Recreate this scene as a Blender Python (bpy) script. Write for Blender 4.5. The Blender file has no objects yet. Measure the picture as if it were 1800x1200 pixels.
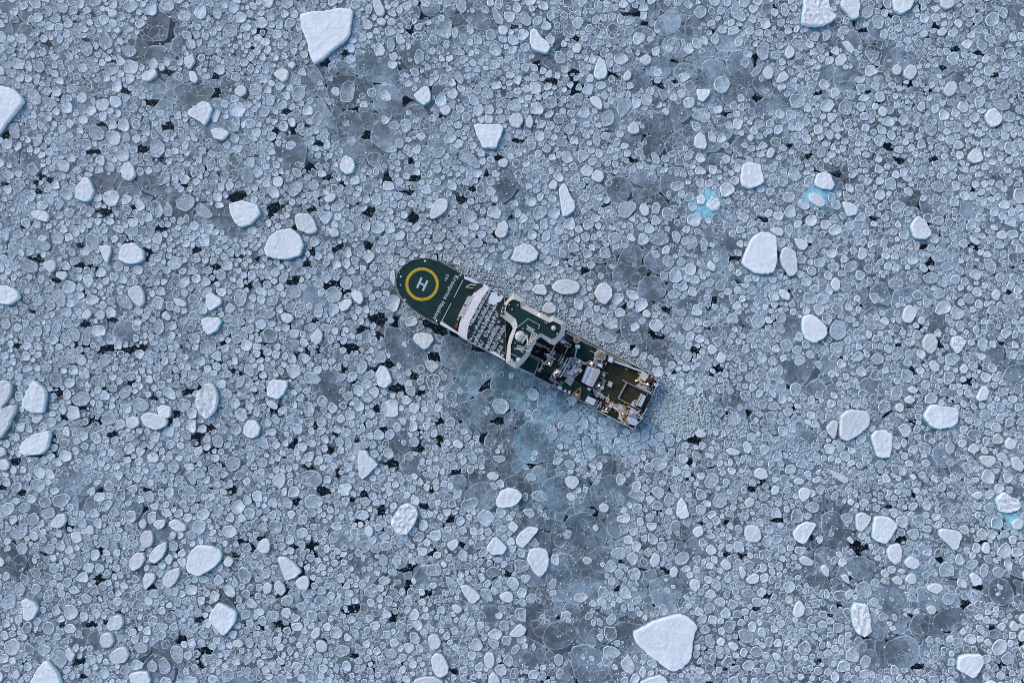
import bpy, math, random
import numpy as np
from mathutils import Vector, Matrix, Euler

# ------------------------------------------------------------------ scene, camera, sky, sun, exposure
scene = bpy.context.scene
COL = scene.collection
random.seed(7)
rng = np.random.default_rng(11)

MPP = 0.2108            # metres of sea surface per photograph pixel
LENS = 24.0
CAMH = MPP * 1800 / (36.0 / LENS)

cam_data = bpy.data.cameras.new('camera')
cam = bpy.data.objects.new('camera', cam_data)
COL.objects.link(cam)
cam.location = (0, 0, CAMH)
cam.rotation_euler = (0, 0, 0)
cam_data.lens = LENS
cam_data.sensor_width = 36
cam_data.clip_start = 1
cam_data.clip_end = 20000
scene.camera = cam

SUN_EL, SUN_AZ = 38.0, 136.0          # elevation; bearing counted from +X towards +Y (the light comes from the top of the picture)
world = bpy.data.worlds.new('World')
scene.world = world
world.use_nodes = True
wn = world.node_tree
sky = wn.nodes.new('ShaderNodeTexSky')
sky.sky_type = 'NISHITA'
sky.sun_disc = False
sky.sun_elevation = math.radians(SUN_EL)
sky.sun_rotation = math.radians(90 - SUN_AZ)
sky.dust_density = 0.6
sky.ozone_density = 1.6
wn.links.new(sky.outputs[0], wn.nodes['Background'].inputs[0])
wn.nodes['Background'].inputs[1].default_value = 0.125

sun_data = bpy.data.lights.new('sun', 'SUN')
sun_data.energy = 1.05
sun_data.angle = math.radians(28)
sun_data.color = (1.0, 0.87, 0.78)
sun = bpy.data.objects.new('sun', sun_data)
COL.objects.link(sun)
_d = Vector((math.cos(math.radians(SUN_AZ)) * math.cos(math.radians(SUN_EL)),
             math.sin(math.radians(SUN_AZ)) * math.cos(math.radians(SUN_EL)), math.sin(math.radians(SUN_EL))))
sun.rotation_euler = _d.to_track_quat('Z', 'Y').to_euler()
sun.location = _d * 400

scene.view_settings.view_transform = 'Standard'
scene.view_settings.look = 'None'
scene.view_settings.exposure = 0.58
scene.view_settings.gamma = 1.0
scene.view_settings.use_curve_mapping = False
scene.cycles.max_bounces = 5
scene.cycles.diffuse_bounces = 2
scene.cycles.glossy_bounces = 2
scene.cycles.use_denoising = False
scene.cycles.filter_width = 0.95

# ------------------------------------------------------------------ small helpers
def wx(px, py, z=0.0):
    """photograph pixel of a point at height z -> where that point stands in the world (metres)"""
    k = MPP * (CAMH - z) / CAMH
    return ((px - 900) * k, (600 - py) * k)

def tag(o, label=None, cat=None, group=None, kind=None):
    if label: o['label'] = label
    if cat: o['category'] = cat
    if group: o['group'] = group
    if kind: o['kind'] = kind
    return o

def mat(name, color=(.5, .5, .5), rough=.6, metal=0.0, emit=None, estr=0.0, vary=0.0, vscale=2.0, bump=0.0, bscale=6.0):
    m = bpy.data.materials.new(name)
    m.use_nodes = True
    nt = m.node_tree
    b = nt.nodes['Principled BSDF']
    b.inputs['Base Color'].default_value = (*color, 1)
    b.inputs['Roughness'].default_value = rough
    b.inputs['Metallic'].default_value = metal
    b.inputs['Specular IOR Level'].default_value = .25
    if emit:
        b.inputs['Emission Color'].default_value = (*emit, 1)
        b.inputs['Emission Strength'].default_value = estr
    if vary or bump:
        tc = nt.nodes.new('ShaderNodeTexCoord')
        n = nt.nodes.new('ShaderNodeTexNoise')
        n.inputs['Scale'].default_value = vscale
        n.inputs['Detail'].default_value = 6
        n.inputs['Roughness'].default_value = .65
        nt.links.new(tc.outputs['Object'], n.inputs['Vector'])
        if vary:
            r = nt.nodes.new('ShaderNodeMapRange')
            r.inputs[1].default_value = .3; r.inputs[2].default_value = .7
            r.inputs[3].default_value = 1 - vary; r.inputs[4].default_value = 1 + vary
            nt.links.new(n.outputs[0], r.inputs[0])
            mx = nt.nodes.new('ShaderNodeVectorMath'); mx.operation = 'SCALE'
            mx.inputs[0].default_value = color
            nt.links.new(r.outputs[0], mx.inputs['Scale'])
            nt.links.new(mx.outputs[0], b.inputs['Base Color'])
        if bump:
            n2 = nt.nodes.new('ShaderNodeTexNoise'); n2.inputs['Scale'].default_value = bscale; n2.inputs['Detail'].default_value = 5
            nt.links.new(tc.outputs['Object'], n2.inputs['Vector'])
            bp = nt.nodes.new('ShaderNodeBump'); bp.inputs['Strength'].default_value = bump; bp.inputs['Distance'].default_value = .1
            nt.links.new(n2.outputs[0], bp.inputs['Height'])
            nt.links.new(bp.outputs[0], b.inputs['Normal'])
    return m
# ------------------------------------------------------------------ floes read off the photograph
# one row per floe: brightness of its snow cover | outline points | (for landmark floes) how to recognise it
# every block is a 450 x 400 pixel field of the photograph, coordinates at three times its scale
FLOES = {
(0, 0): """
1|-80,560 -50,470 0,452 75,470 148,535 95,600 45,655 30,690 0,720 -60,700|huge snowy floe cut by left edge
.95|1075,540 1110,545 1128,580 1105,640 1085,668 1055,645 1000,615 1000,590|white shield-shaped floe at upper left
.92|455,935 478,940 508,1010 490,1050 460,1072 408,1050 415,990|white pear-shaped floe at left
.9|1115,690 1150,680 1190,685 1215,705 1180,745 1135,735|flat white oval floe at upper left
.85|1240,480 1275,450 1305,468 1300,500 1270,517 1245,500
.82|660,860 690,855 712,880 725,930 690,962 648,940 648,900
.85|750,405 780,380 820,365 838,390 825,410 790,435 755,430
.97|1209,1080 1275,1059 1365,1080 1383,1125 1335,1185 1275,1203 1236,1170|bright white floe beside black leads
.85|165,1130 195,1110 250,1115 272,1145 255,1175 200,1160
.75|1000,300 1025,295 1035,330 1005,375 975,345 975,310
.8|1000,380 1030,378 1052,420 1035,448 1005,430
.62|800,745 850,740 875,770 870,810 835,838 800,825 792,785
.7|175,400 200,390 222,400 205,450 190,460
.6|150,490 190,470 222,510 220,555 185,560 150,535
.55|205,320 235,330 240,370 215,392 182,370 182,335
.55|50,660 95,645 112,690 105,735 70,735 50,700
.72|172,745 210,705 230,715 225,755 190,782
.55|640,250 700,240 728,270 715,295 680,310 650,280
.5|440,325 470,312 525,345 532,370 510,392 480,370
.5|530,180 560,168 600,215 595,250 555,272 525,240
.5|425,230 470,220 495,250 490,290 460,305 430,275
.75|570,70 600,52 625,65 622,90 590,100
.7|1122,60 1150,45 1175,80 1160,110 1130,95
.5|1175,160 1215,128 1255,150 1255,190 1215,203 1180,190
.6|930,1050 980,1022 1030,1040 1030,1085 990,1120 935,1105
.6|1030,1095 1060,1065 1110,1110 1130,1140 1095,1158 1045,1135
.75|600,165 625,148 645,165 625,187
.7|300,205 320,185 340,205 325,238 302,230
.65|310,30 345,18 368,45 345,78 310,65
.5|475,670 510,660 560,695 550,740 500,745 470,710
.6|865,1090 890,1062 915,1100 910,1145 865,1140
""",
(450, 0): """
1|232,85 300,70 400,62 440,55 500,55 518,62 512,120 500,195 455,240 400,285 345,330 308,350 298,320 265,220 240,135|largest wedge-shaped white floe near top
1|1145,665 1165,657 1230,662 1290,660 1308,680 1290,730 1270,785 1195,788 1175,740|white trapezoid floe above the ship
.92|830,508 885,460 910,462 925,500 920,540 885,562 850,535|white teardrop floe above the ship
.85|95,400 110,375 160,365 180,385 165,430 140,440
.8|165,345 195,325 215,345 195,372
.9|445,870 470,820 510,835 527,870 515,915 480,925 448,900|snowy blocky floe above the bow
.85|965,580 1010,555 1032,575 1020,605 990,615
.78|615,-10 650,-10 685,65 670,95 640,90 620,45
.65|575,40 600,18 620,45 605,82 580,75
.75|635,110 665,95 692,115 675,143 645,135
.85|1275,145 1310,140 1332,160 1320,190 1285,190
.7|1245,75 1280,65 1308,110 1300,138 1265,125
.88|915,1130 940,1070 980,1042 1015,1060 1010,1110 960,1150 920,1162
.82|205,1140 240,1125 290,1130 320,1180 330,1220 290,1240 220,1215
.75|360,1040 400,1018 430,1030 410,1065 370,1072
.65|170,995 215,955 255,965 245,1005 200,1045 175,1030
.65|275,965 310,948 338,970 325,1005 290,1005
.55|700,650 735,638 765,665 750,690 710,685
.55|1060,830 1100,775 1160,830 1190,885 1160,895 1100,860
.8|1275,850 1310,835 1335,855 1315,890 1280,880
.7|1045,390 1070,375 1100,420 1085,452 1055,430
.65|50,510 85,495 105,520 95,560 60,560
.6|15,590 60,565 80,585 60,620 20,620
.6|1055,-10 1105,-10 1115,50 1090,80 1055,50
.6|690,215 715,195 740,240 715,285 692,260
.65|735,735 770,730 785,760 765,790 740,775
.6|930,800 980,775 1005,790 985,830 945,840
.82|1255,1235 1275,1190 1310,1160 1335,1190 1320,1250 1280,1260
""",
(900, 0): """
1|95,170 110,153 130,165 150,200 190,230 203,260 185,290 150,285 105,265 92,225|white half-moon floe near the top
.92|430,390 445,330 462,310 490,330 503,390 490,418 455,425 432,412|white bell-shaped floe near the top
.85|405,520 440,507 470,530 477,570 465,588 420,555
.8|670,310 710,288 735,310 730,340 700,352 672,335
.85|582,410 610,370 632,395 620,425 590,432
.95|970,475 1040,475 1042,500 1005,545 980,530 972,500|small white triangular floe, upper right
.88|955,780 962,720 985,700 1015,720 1025,770 1015,795
.97|1200,940 1210,870 1235,858 1300,868 1315,920 1322,975 1250,1000 1205,985|square white floe at upper right
.97|245,1000 265,968 285,980 300,1020 330,1070 332,1110 285,1148 265,1140 255,1080|tall white wedge floe above ship
.7|555,1110 575,1070 615,1058 655,1075 660,1095 610,1155 575,1150
.8|665,1100 690,1068 722,1095 720,1135 690,1145
.8|415,930 440,895 475,905 487,940 465,968 425,955
.65|470,640 490,590 525,580 543,620 530,660 480,675
.8|610,670 640,640 670,665 670,705 635,712 608,700
.65|35,100 60,57 95,85 105,130 80,145 45,125
.8|0,605 45,598 62,640 40,680 0,675 -20,640
.75|70,640 95,605 115,640 100,685 75,670
.75|190,980 220,945 243,970 230,1003 200,1000
.65|1150,75 1160,20 1195,30 1240,100 1215,125 1165,100
.6|950,70 985,28 1025,45 1025,85 985,108
.6|1285,260 1320,220 1355,235 1350,310 1320,330 1295,300
.6|1255,390 1300,335 1325,345 1310,385 1270,415
.6|265,685 300,650 335,660 330,700 300,720
.7|680,860 695,847 725,890 720,908
.7|730,810 755,800 782,840 775,870 745,865
.75|1315,380 1345,350 1375,370 1370,420 1335,425
.75|1235,725 1260,708 1278,730 1255,755
.95|970,1040 1000,1022 1020,1050 1010,1080 975,1080
.97|1020,1080 1050,1038 1085,1050 1100,1085 1080,1112 1050,1115 1030,1098|lumpy white floe over turquoise ice
.6|425,710 455,702 470,740 455,782 425,760
.75|785,585 810,568 832,595 815,620
.8|315,255 345,225 370,250 355,285 325,285
.55|75,740 100,712 130,750 125,790 90,800
""",
(1350, 0): """
1|185,-30 295,-30 320,45 348,100 330,125 290,145 240,150 170,140 168,115 180,40|cracked white floe at top edge
.92|385,-10 470,-10 478,40 470,100 440,113 400,70 375,40|white tooth-shaped floe at top edge
.92|650,-10 768,-10 762,20 740,60 690,85 655,60|white rounded floe at top edge
.8|900,-5 970,-5 978,35 940,58 905,45
.8|35,435 60,390 80,380 110,405 95,430 55,445
.96|1135,615 1160,580 1185,573 1228,630 1210,665 1170,677 1145,645|boxy white floe near right edge
.96|240,960 255,920 290,908 320,920 345,980 330,1005 285,1000 245,985|white dome floe over turquoise ledge
.85|210,1030 240,1015 280,1040 300,1075 275,1100 235,1080 212,1060
.95|385,1065 430,1070 470,1105 460,1135 415,1145 400,1110|white arrowhead floe at upper right
.92|741,1200 765,1155 789,1140 834,1185 855,1236 825,1266 765,1260|white pentagon floe at right
.85|1045,825 1085,778 1120,810 1125,850 1085,868 1050,850
.75|705,385 740,342 775,355 778,395 750,430 715,415
.75|645,370 675,338 702,360 695,395 665,405
.75|915,490 940,440 970,430 990,455 980,500 945,518
.75|575,580 600,560 625,585 615,620 585,615
.8|80,290 105,238 135,265 135,300 105,320
.8|385,225 415,218 450,260 440,295 410,270
.75|885,170 915,147 942,165 925,195 895,195
.65|545,90 590,80 612,110 600,155 565,160 548,125
.65|485,70 520,32 555,45 550,90 510,108
.6|115,215 150,205 190,250 180,280 130,250
.65|285,170 315,155 335,180 320,215 288,225
.5|365,570 385,535 430,530 445,570 425,615 380,605
.55|1010,50 1050,22 1090,45 1085,90 1045,100
.6|1180,550 1230,525 1275,545 1270,580 1215,587
.65|65,30 90,15 112,60 100,95 70,85
.5|790,890 815,865 845,895 825,915
.6|850,975 895,950 930,985 915,1020 870,1010
.55|820,665 860,655 895,685 870,725 830,710
.55|255,805 275,765 305,790 300,830 260,835
.55|1000,440 1035,430 1070,465 1060,500 1020,500
.45|495,265 590,270 575,320 545,345
.8|345,720 365,700 385,720 370,745
.7|1245,960 1270,935 1295,960 1270,990
.75|-10,800 15,775 35,800 20,835 -5,840
""",
(0, 400): """
.97|-40,330 0,310 45,305 108,335 115,375 60,410 0,400 -40,380|white oval floe at left edge
.92|640,130 660,90 710,78 765,125 770,165 735,190 680,197 640,170|white hexagonal floe at left
.9|525,97 590,97 592,130 572,192 550,160|small white shark-tooth floe at left
.75|232,190 262,172 300,180 302,215 280,243 250,225
.75|300,235 355,228 365,255 340,282 305,265
.78|680,340 710,305 750,310 768,350 768,400 745,425 715,400 690,370
.97|1092,360 1115,340 1175,380 1170,405 1110,443 1090,405|small white triangular floe, left centre
.92|1065,490 1090,472 1160,475 1178,490 1150,545 1105,568 1080,540|white hoof-shaped floe, left centre
.75|915,375 945,370 990,395 985,420 935,412
.97|130,910 185,810 205,805 255,860 258,890 240,975 190,980 130,945|tall white kite floe at left
.8|-50,1000 0,975 60,935 100,930 95,970 55,1050 15,1110 -40,1130
.97|115,1160 130,1125 190,1085 270,1065 278,1085 270,1150 235,1190 150,1200 115,1180|bright white loaf-shaped floe at left
.8|-30,870 0,810 45,800 75,830 65,885 25,945 0,940
.9|1042,890 1060,850 1105,812 1135,830 1157,870 1155,930 1130,985 1100,1007 1065,980 1042,930|tall ridged white floe, left centre
.85|672,1010 700,990 740,1000 740,1040 705,1060 675,1050
.85|745,990 790,970 850,985 897,1015 885,1045 830,1068 770,1045
.95|835,950 855,930 910,945 905,995 885,1005 840,985|small square white floe at left
.93|1285,1060 1310,1015 1350,1010 1380,1050 1370,1090 1335,1112 1295,1095|white diamond floe, left of ship
.7|1240,820 1285,770 1298,800 1280,840 1250,845
.6|375,905 420,865 470,865 485,905 455,940 400,940
.7|125,805 165,780 195,785 170,840 130,825
.75|435,460 465,425 495,450 470,485 440,480
.7|5,490 45,475 65,510 45,540 10,530
.6|275,340 320,320 355,365 345,420 310,415 275,370
.5|110,180 160,165 210,200 200,235 150,240 115,215
.55|622,365 665,345 705,400 700,435 650,425 622,395
.6|695,910 740,890 790,925 790,955 750,972 705,945
.6|810,510 840,475 868,500 870,545 840,570 812,545
.75|855,455 880,438 910,470 895,495 865,480
.65|270,40 310,18 345,50 330,90 285,90
.55|65,30 110,8 138,40 110,62 70,50
.6|215,85 245,68 275,100 255,125 220,115
.6|375,540 405,528 430,560 415,605 385,590
.5|435,560 470,545 485,580 470,625 440,620
.55|625,865 680,828 705,845 685,890 645,910
.5|210,705 245,698 280,740 265,765 225,740
.6|1120,1100 1160,1090 1185,1120 1170,1165 1125,1150
.6|1285,730 1315,712 1345,760 1335,790 1295,770
.75|1125,295 1150,282 1170,300 1155,320
.8|-20,1150 35,1160 40,1195 0,1210
.65|955,330 980,318 1000,345 980,372 958,355
.6|595,195 630,170 658,200 645,235 610,230
""",
(450, 400): """
.93|45,120 75,50 120,15 185,5 240,40 260,100 235,150 175,170 110,168 55,150|big white dome floe beyond the bow
.96|60,855 75,810 90,800 170,805 172,830 150,880 120,905 65,890|white cube-like floe, left of ship
.88|440,405 465,380 505,375 512,395 490,430 455,445 442,430
.88|500,350 525,330 565,345 570,385 550,410 520,385
.82|130,460 160,447 195,460 203,485 170,510 140,490
.8|290,575 330,530 355,550 350,600 325,620 295,600
.93|635,770 655,722 690,735 715,780 720,815 680,850 645,830|tall white drop floe below the bow
.9|828,585 840,558 880,552 930,560 942,590 910,635 885,643 845,610|white heart-shaped floe against port bow
.8|705,260 720,222 735,228 736,280 733,318 715,285
.82|1035,1130 1065,1112 1100,1140 1085,1165 1045,1155
.7|530,740 555,700 590,710 588,745 560,775 535,765
.65|445,280 480,252 512,280 505,320 475,330 445,310
.7|305,450 320,400 350,400 358,440 345,480 310,470
.7|620,285 650,260 680,275 665,310 630,315
.7|755,120 790,105 825,130 800,160 765,155
.75|385,30 400,0 440,15 442,45 405,55
.55|175,325 210,298 245,330 235,370 200,375
.65|120,260 160,228 178,250 155,295 125,290
.75|55,915 85,905 122,935 110,962 70,945
.7|80,1000 100,982 135,1010 120,1040 90,1025
.65|625,690 655,645 690,670 685,710 645,715
.7|470,1110 495,1100 512,1145 495,1172 472,1150
.7|515,1170 540,1145 558,1165 545,1200 520,1200
.65|415,1115 445,1100 470,1130 455,1155 425,1150
.65|805,1120 840,1095 865,1125 850,1158 815,1150
.7|1130,85 1165,52 1203,75 1190,105 1145,108
.65|1240,930 1270,895 1320,905 1342,940 1315,985 1265,980
.55|930,35 960,12 1005,40 985,75 940,80
.6|580,770 610,742 632,770 610,800 585,795
.6|425,790 460,762 485,780 460,812 430,808
.5|20,440 60,430 108,445 100,470 60,485 25,470
.55|55,385 95,355 125,370 110,410 65,415
.65|580,310 605,298 620,320 600,358 580,345
.65|840,985 865,970 893,1000 880,1025 850,1015
.6|35,290 65,275 88,305 75,325 40,318
.65|655,860 680,848 700,870 680,888
.7|595,520 620,495 642,515 620,543
.7|690,490 715,470 735,490 715,510
.65|455,720 470,698 490,720 475,742
""",
(900, 400): """
1|1205,190 1235,100 1270,40 1310,25 1350,28 1385,40 1390,120 1390,200 1375,235 1330,248 1280,245 1225,215|big smooth square floe right of ship
.95|-10,170 0,150 15,110 60,85 100,90 143,135 130,170 80,192 20,182|white lens-shaped floe above the ship
.9|100,330 130,298 170,300 187,340 175,358 125,352|white half-dome floe beside starboard bridge
.88|205,315 235,278 290,270 350,288 360,320 335,350 270,357 225,340
.88|427,345 460,292 500,290 525,320 530,365 490,410 455,395
.82|152,440 175,395 205,390 235,420 228,450 185,456
.7|245,410 265,393 290,408 285,432 255,435
.7|80,395 100,365 130,380 137,405 110,418
.65|440,575 480,545 545,570 557,600 510,613 460,598
.75|628,660 645,628 672,645 665,675 640,685
.7|708,685 730,665 752,685 735,708
.8|685,445 710,428 735,455 720,478 690,470
.7|665,490 685,468 708,485 695,513 670,508
.78|1025,200 1040,170 1075,205 1065,235 1040,225
.78|1025,640 1045,612 1078,630 1080,655 1045,675
.75|1072,690 1095,650 1128,670 1120,712 1085,715
.65|888,690 910,650 950,655 945,695 920,715
.7|848,690 870,672 888,690 870,708
.75|915,860 940,835 973,850 960,880 925,888
.65|280,985 310,955 350,975 355,1010 325,1030 290,1010
.65|490,1065 520,1038 550,1060 560,1100 530,1110 500,1090
.7|1135,1015 1175,965 1213,1000 1200,1035 1150,1045
.8|1120,1175 1150,1155 1203,1175 1195,1195 1150,1200
.75|960,1080 990,1058 1027,1085 1010,1105 975,1105
.5|718,50 770,25 835,55 820,85 770,100 730,80
.65|838,30 865,12 895,45 875,90 850,75
.65|360,40 390,22 415,45 400,82 370,70
.7|1140,570 1162,550 1188,570 1165,590
.65|1255,500 1275,455 1320,460 1335,500 1310,530 1270,530
.6|248,1110 280,1090 323,1115 320,1140 275,1135
.55|175,1080 190,1040 235,1050 245,1095 210,1130
.65|460,440 485,412 503,440 490,458
.55|790,170 810,140 850,160 858,190 835,220 800,200
.65|865,180 890,152 920,175 905,203 875,205
.55|990,75 1010,50 1035,80 1025,125 1000,130
.6|820,340 850,325 900,350 860,380 825,375
.6|865,445 890,425 925,445 910,470 875,465
.6|785,540 825,518 848,535 820,562 790,560
.65|1220,790 1250,762 1275,790 1255,820
.55|1120,850 1150,828 1175,860 1150,885
.65|1180,945 1205,925 1225,950 1200,970
.7|1275,980 1305,962 1332,985 1305,1003
.6|800,1110 835,1080 862,1110 850,1155 815,1155
.6|505,205 525,188 547,205 530,225
.55|245,130 268,112 295,135 275,165 248,155
.6|1012,295 1045,265 1070,280 1050,320 1015,315
.5|1070,300 1095,272 1130,300 1115,335 1075,335
.6|1240,320 1265,298 1295,325 1275,360 1245,350
.7|1310,275 1330,258 1350,275 1330,292
""",
(1350, 400): """
1|172,480 190,463 222,455 260,480 303,530 305,560 280,590 230,612 195,590 172,545|smooth white pebble-shaped floe at right
.7|320,540 345,490 385,487 412,525 405,580 365,597 325,575
.88|55,170 66,115 100,100 140,130 152,220 135,255 110,262 75,215
.85|130,60 165,55 212,90 190,122 160,120
.88|370,1060 372,990 420,955 510,960 530,1005 525,1040 465,1095 405,1128 370,1105
.8|300,1050 340,1010 365,1020 355,1085 345,1120 310,1080
.97|535,1100 560,1065 610,1062 648,1090 640,1160 630,1210 570,1210 550,1150|white tombstone-shaped floe at right
.97|810,990 840,935 870,930 960,945 988,950 990,1020 955,1050 865,1062 820,1010|wide white saddle-shaped floe at right
.92|1090,900 1115,845 1140,830 1158,860 1145,905 1105,915|leaning white oval floe at right
.85|700,480 710,430 735,405 775,425 775,460 745,508 715,500
.75|805,600 830,560 870,558 888,600 880,640 850,670 810,640
.92|955,620 965,575 1000,570 1037,600 1010,650 990,668|white ridged block floe at right
.75|840,715 865,693 898,720 895,755 865,765
.85|325,290 350,258 375,280 375,325 350,340 330,315
.8|50,345 70,320 115,350 110,385 75,378
.8|1005,740 1030,713 1052,740 1035,772 1012,765
.88|1240,1130 1265,1100 1307,1130 1285,1170 1250,1165
.8|5,5 60,0 82,20 70,48 45,45 15,25
.7|985,510 1010,485 1037,510 1025,550 1000,550
.75|1170,350 1200,318 1222,350 1205,390 1180,375
.7|1195,260 1225,230 1250,260 1230,295 1200,285
.65|865,350 900,318 938,340 925,370 880,380
.55|805,265 850,230 900,250 890,290 840,300
.5|630,290 670,250 712,270 712,315 660,320
.65|625,15 660,0 690,20 670,45 640,40
.6|640,880 660,835 700,830 710,870 690,910 655,915
.75|730,850 760,830 790,855 770,876 740,868
.8|712,900 745,880 775,908 745,932 720,922
.75|665,935 695,920 715,940 700,975 670,965
.6|1105,990 1130,955 1170,965 1172,1010 1135,1025
.7|930,1150 955,1115 985,1150 975,1190 940,1190
.7|195,660 220,642 250,665 235,695 205,685
.7|240,710 265,698 290,720 275,752 250,735
.65|35,745 60,718 82,745 75,780 45,778
.7|0,930 40,915 65,935 40,965 0,955
.6|400,475 435,462 470,482 445,505 410,498
.6|535,690 570,655 610,675 605,715 565,725
.6|900,205 940,178 990,185 975,220 930,238
.65|985,215 1010,200 1038,230 1020,258
.55|500,490 530,470 565,500 575,535 545,545 515,520
.75|1060,45 1085,55 1115,75 1100,98 1065,75
.7|1060,100 1085,118 1070,145 1055,130
.75|1200,30 1235,12 1258,45 1240,68 1205,60
.6|60,600 110,585 135,620 110,660 70,650
.75|785,485 805,462 828,485 810,515 788,505
.7|715,375 740,358 762,380 745,402
.7|975,950 998,928 1015,945 1000,972
.55|1130,165 1170,160 1205,200 1190,250 1150,230
.55|1025,365 1055,340 1090,375 1075,408 1035,395
""",
(0, 800): """
.97|990,570 1010,500 1045,468 1110,472 1180,495 1170,550 1120,600 1055,630 1000,610|large smooth white floe, lower left
.97|1105,845 1150,770 1200,785 1257,820 1245,880 1190,945 1165,920 1120,875|white kite floe at lower left
.88|790,530 820,480 885,447 885,490 860,540 820,568 800,555
.88|865,640 890,605 955,585 955,620 930,670 900,697 870,680
.85|760,650 770,615 828,622 820,660 770,710
.85|690,545 720,508 765,510 773,545 745,590 705,607 692,580
.75|745,430 765,392 808,395 817,440 800,480 760,485
.88|895,345 930,330 990,365 985,395 940,400 900,375
.82|808,355 840,335 880,340 870,375 840,392
.75|735,350 765,328 780,355 770,385 745,380
.78|275,350 310,305 350,305 360,345 330,380 285,378
.9|120,760 145,748 195,770 213,800 190,850 155,870 130,850 135,810|white bean-shaped floe, lower left
.7|0,770 50,730 90,735 85,800 40,812 0,790
.78|565,885 600,840 645,832 662,870 645,910 580,922
.78|530,965 550,930 595,928 612,970 590,1008 545,1008
.78|580,1045 620,1010 670,1000 690,1040 670,1085 610,1095
.97|165,1200 200,1130 240,1075 270,1080 320,1140 335,1190 330,1230 180,1230|white peaked floe at bottom-left corner
.92|690,1145 740,1130 785,1135 803,1180 780,1220 705,1220|white broad floe at bottom edge, left
.6|270,1060 310,1015 355,1040 360,1085 330,1125 290,1090
.75|350,1020 370,1005 405,1045 385,1083 362,1070
.7|705,1005 740,980 785,1000 780,1035 735,1042
.82|1180,555 1205,523 1240,550 1220,585 1190,580
.6|62,400 110,360 152,355 150,410 115,445 70,435
.7|85,480 115,455 155,480 140,520 105,520
.65|230,490 265,460 298,470 285,520 245,515
.75|455,385 475,363 500,375 500,415 465,415
.6|215,290 290,270 298,320 250,338 220,320
.55|145,320 190,295 215,330 200,365 150,370
.65|775,1100 805,1070 838,1105 825,1140 785,1135
.55|835,1075 870,1055 910,1110 890,1150 850,1150
.55|1180,30 1230,0 1275,20 1265,70 1215,90
.6|885,50 925,22 955,60 930,95 890,85
.6|425,740 450,720 490,745 480,780 440,775
.55|515,450 550,415 582,440 575,495 530,480
.65|755,205 795,180 820,210 810,250 770,235
.75|868,545 900,512 920,540 900,580
.75|1230,975 1265,963 1293,990 1270,1010 1235,1000
.65|1295,965 1320,953 1345,985 1325,1018 1297,1000
.6|80,680 115,660 140,700 125,740 90,740
.65|890,465 915,443 945,465 935,505 895,500
.75|895,415 915,395 937,410 920,445
.88|0,25 40,15 62,45 45,80 0,70
.55|975,400 1015,395 1045,430 1010,450
.75|75,1140 95,1120 115,1150 100,1175 78,1165
.7|120,1155 150,1145 168,1180 140,1195
.65|510,1170 530,1155 548,1190 530,1210 510,1200
""",
(450, 800): """
.93|540,20 550,-30 590,-25 600,0 650,45 615,80 565,128 545,105|white shark-fin floe, lower centre-left
.93|715,345 730,310 765,260 800,248 850,265 857,310 835,370 800,410 755,412 720,375|large rugged white floe, lower centre
.92|118,530 155,528 205,560 245,605 215,640 165,657 145,620|white fan-shaped floe, lower left
.97|1265,230 1290,185 1330,165 1375,175 1410,205 1380,250 1340,272 1268,270|white thumb-shaped floe, lower centre
.92|1213,485 1250,430 1275,428 1325,480 1310,515 1240,520|white tent-shaped floe, lower centre
.88|5,480 30,440 65,433 80,460 75,505 40,517
.82|205,665 240,632 275,630 287,670 270,710 235,700
.88|570,395 595,362 622,385 615,420 595,432
.88|1075,685 1110,675 1170,715 1187,745 1150,780 1115,760
.88|920,1070 945,1035 985,1040 1018,1100 1015,1140 975,1167 940,1145
.78|905,960 930,932 965,945 980,985 960,1018 920,1015
.82|285,940 320,900 342,905 340,945 310,967
.75|315,980 345,965 382,990 375,1030 330,1030
.82|1005,460 1065,433 1072,465 1040,505 1015,485
.82|1280,730 1330,710 1355,725 1360,760 1330,775 1290,755
.78|830,1180 880,1160 950,1160 990,1185 985,1215 840,1215
.75|1200,1065 1215,1033 1255,1035 1260,1090 1240,1120 1210,1105
.8|1225,1160 1255,1130 1285,1170 1290,1215 1225,1215
.8|35,690 60,660 92,680 80,720 50,732
.75|95,680 120,650 150,670 163,710 140,738 110,720
.65|15,620 50,590 85,605 75,645 30,655
.65|645,550 665,512 700,540 690,585 655,580
.65|140,245 165,218 200,245 185,285 150,270
.6|5,35 35,8 68,25 55,65 20,65
.75|1215,100 1250,83 1290,105 1265,132 1230,126
.7|1230,150 1255,138 1280,165 1262,188
.75|1030,790 1060,778 1095,805 1070,832 1040,820
.8|970,570 990,552 1012,575 995,592
.75|815,655 835,640 852,665 832,680
.6|545,230 580,215 612,240 590,270 555,258
.65|1205,395 1230,378 1250,400 1232,425 1210,422
.7|1240,545 1275,530 1308,545 1280,570
.45|215,110 260,80 320,75 355,110 345,160 280,165 225,140
.55|405,1030 450,990 500,1010 495,1045 440,1065
.6|680,1040 715,1010 752,1040 730,1070 690,1065
.7|405,1120 425,1090 445,1115 430,1155
.65|750,130 775,105 790,135 765,165
.65|160,1020 185,1000 205,1030 180,1060
.65|1245,0 1310,0 1320,25 1285,42 1255,25
.6|165,0 195,-5 212,20 190,40 165,25
""",
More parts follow.
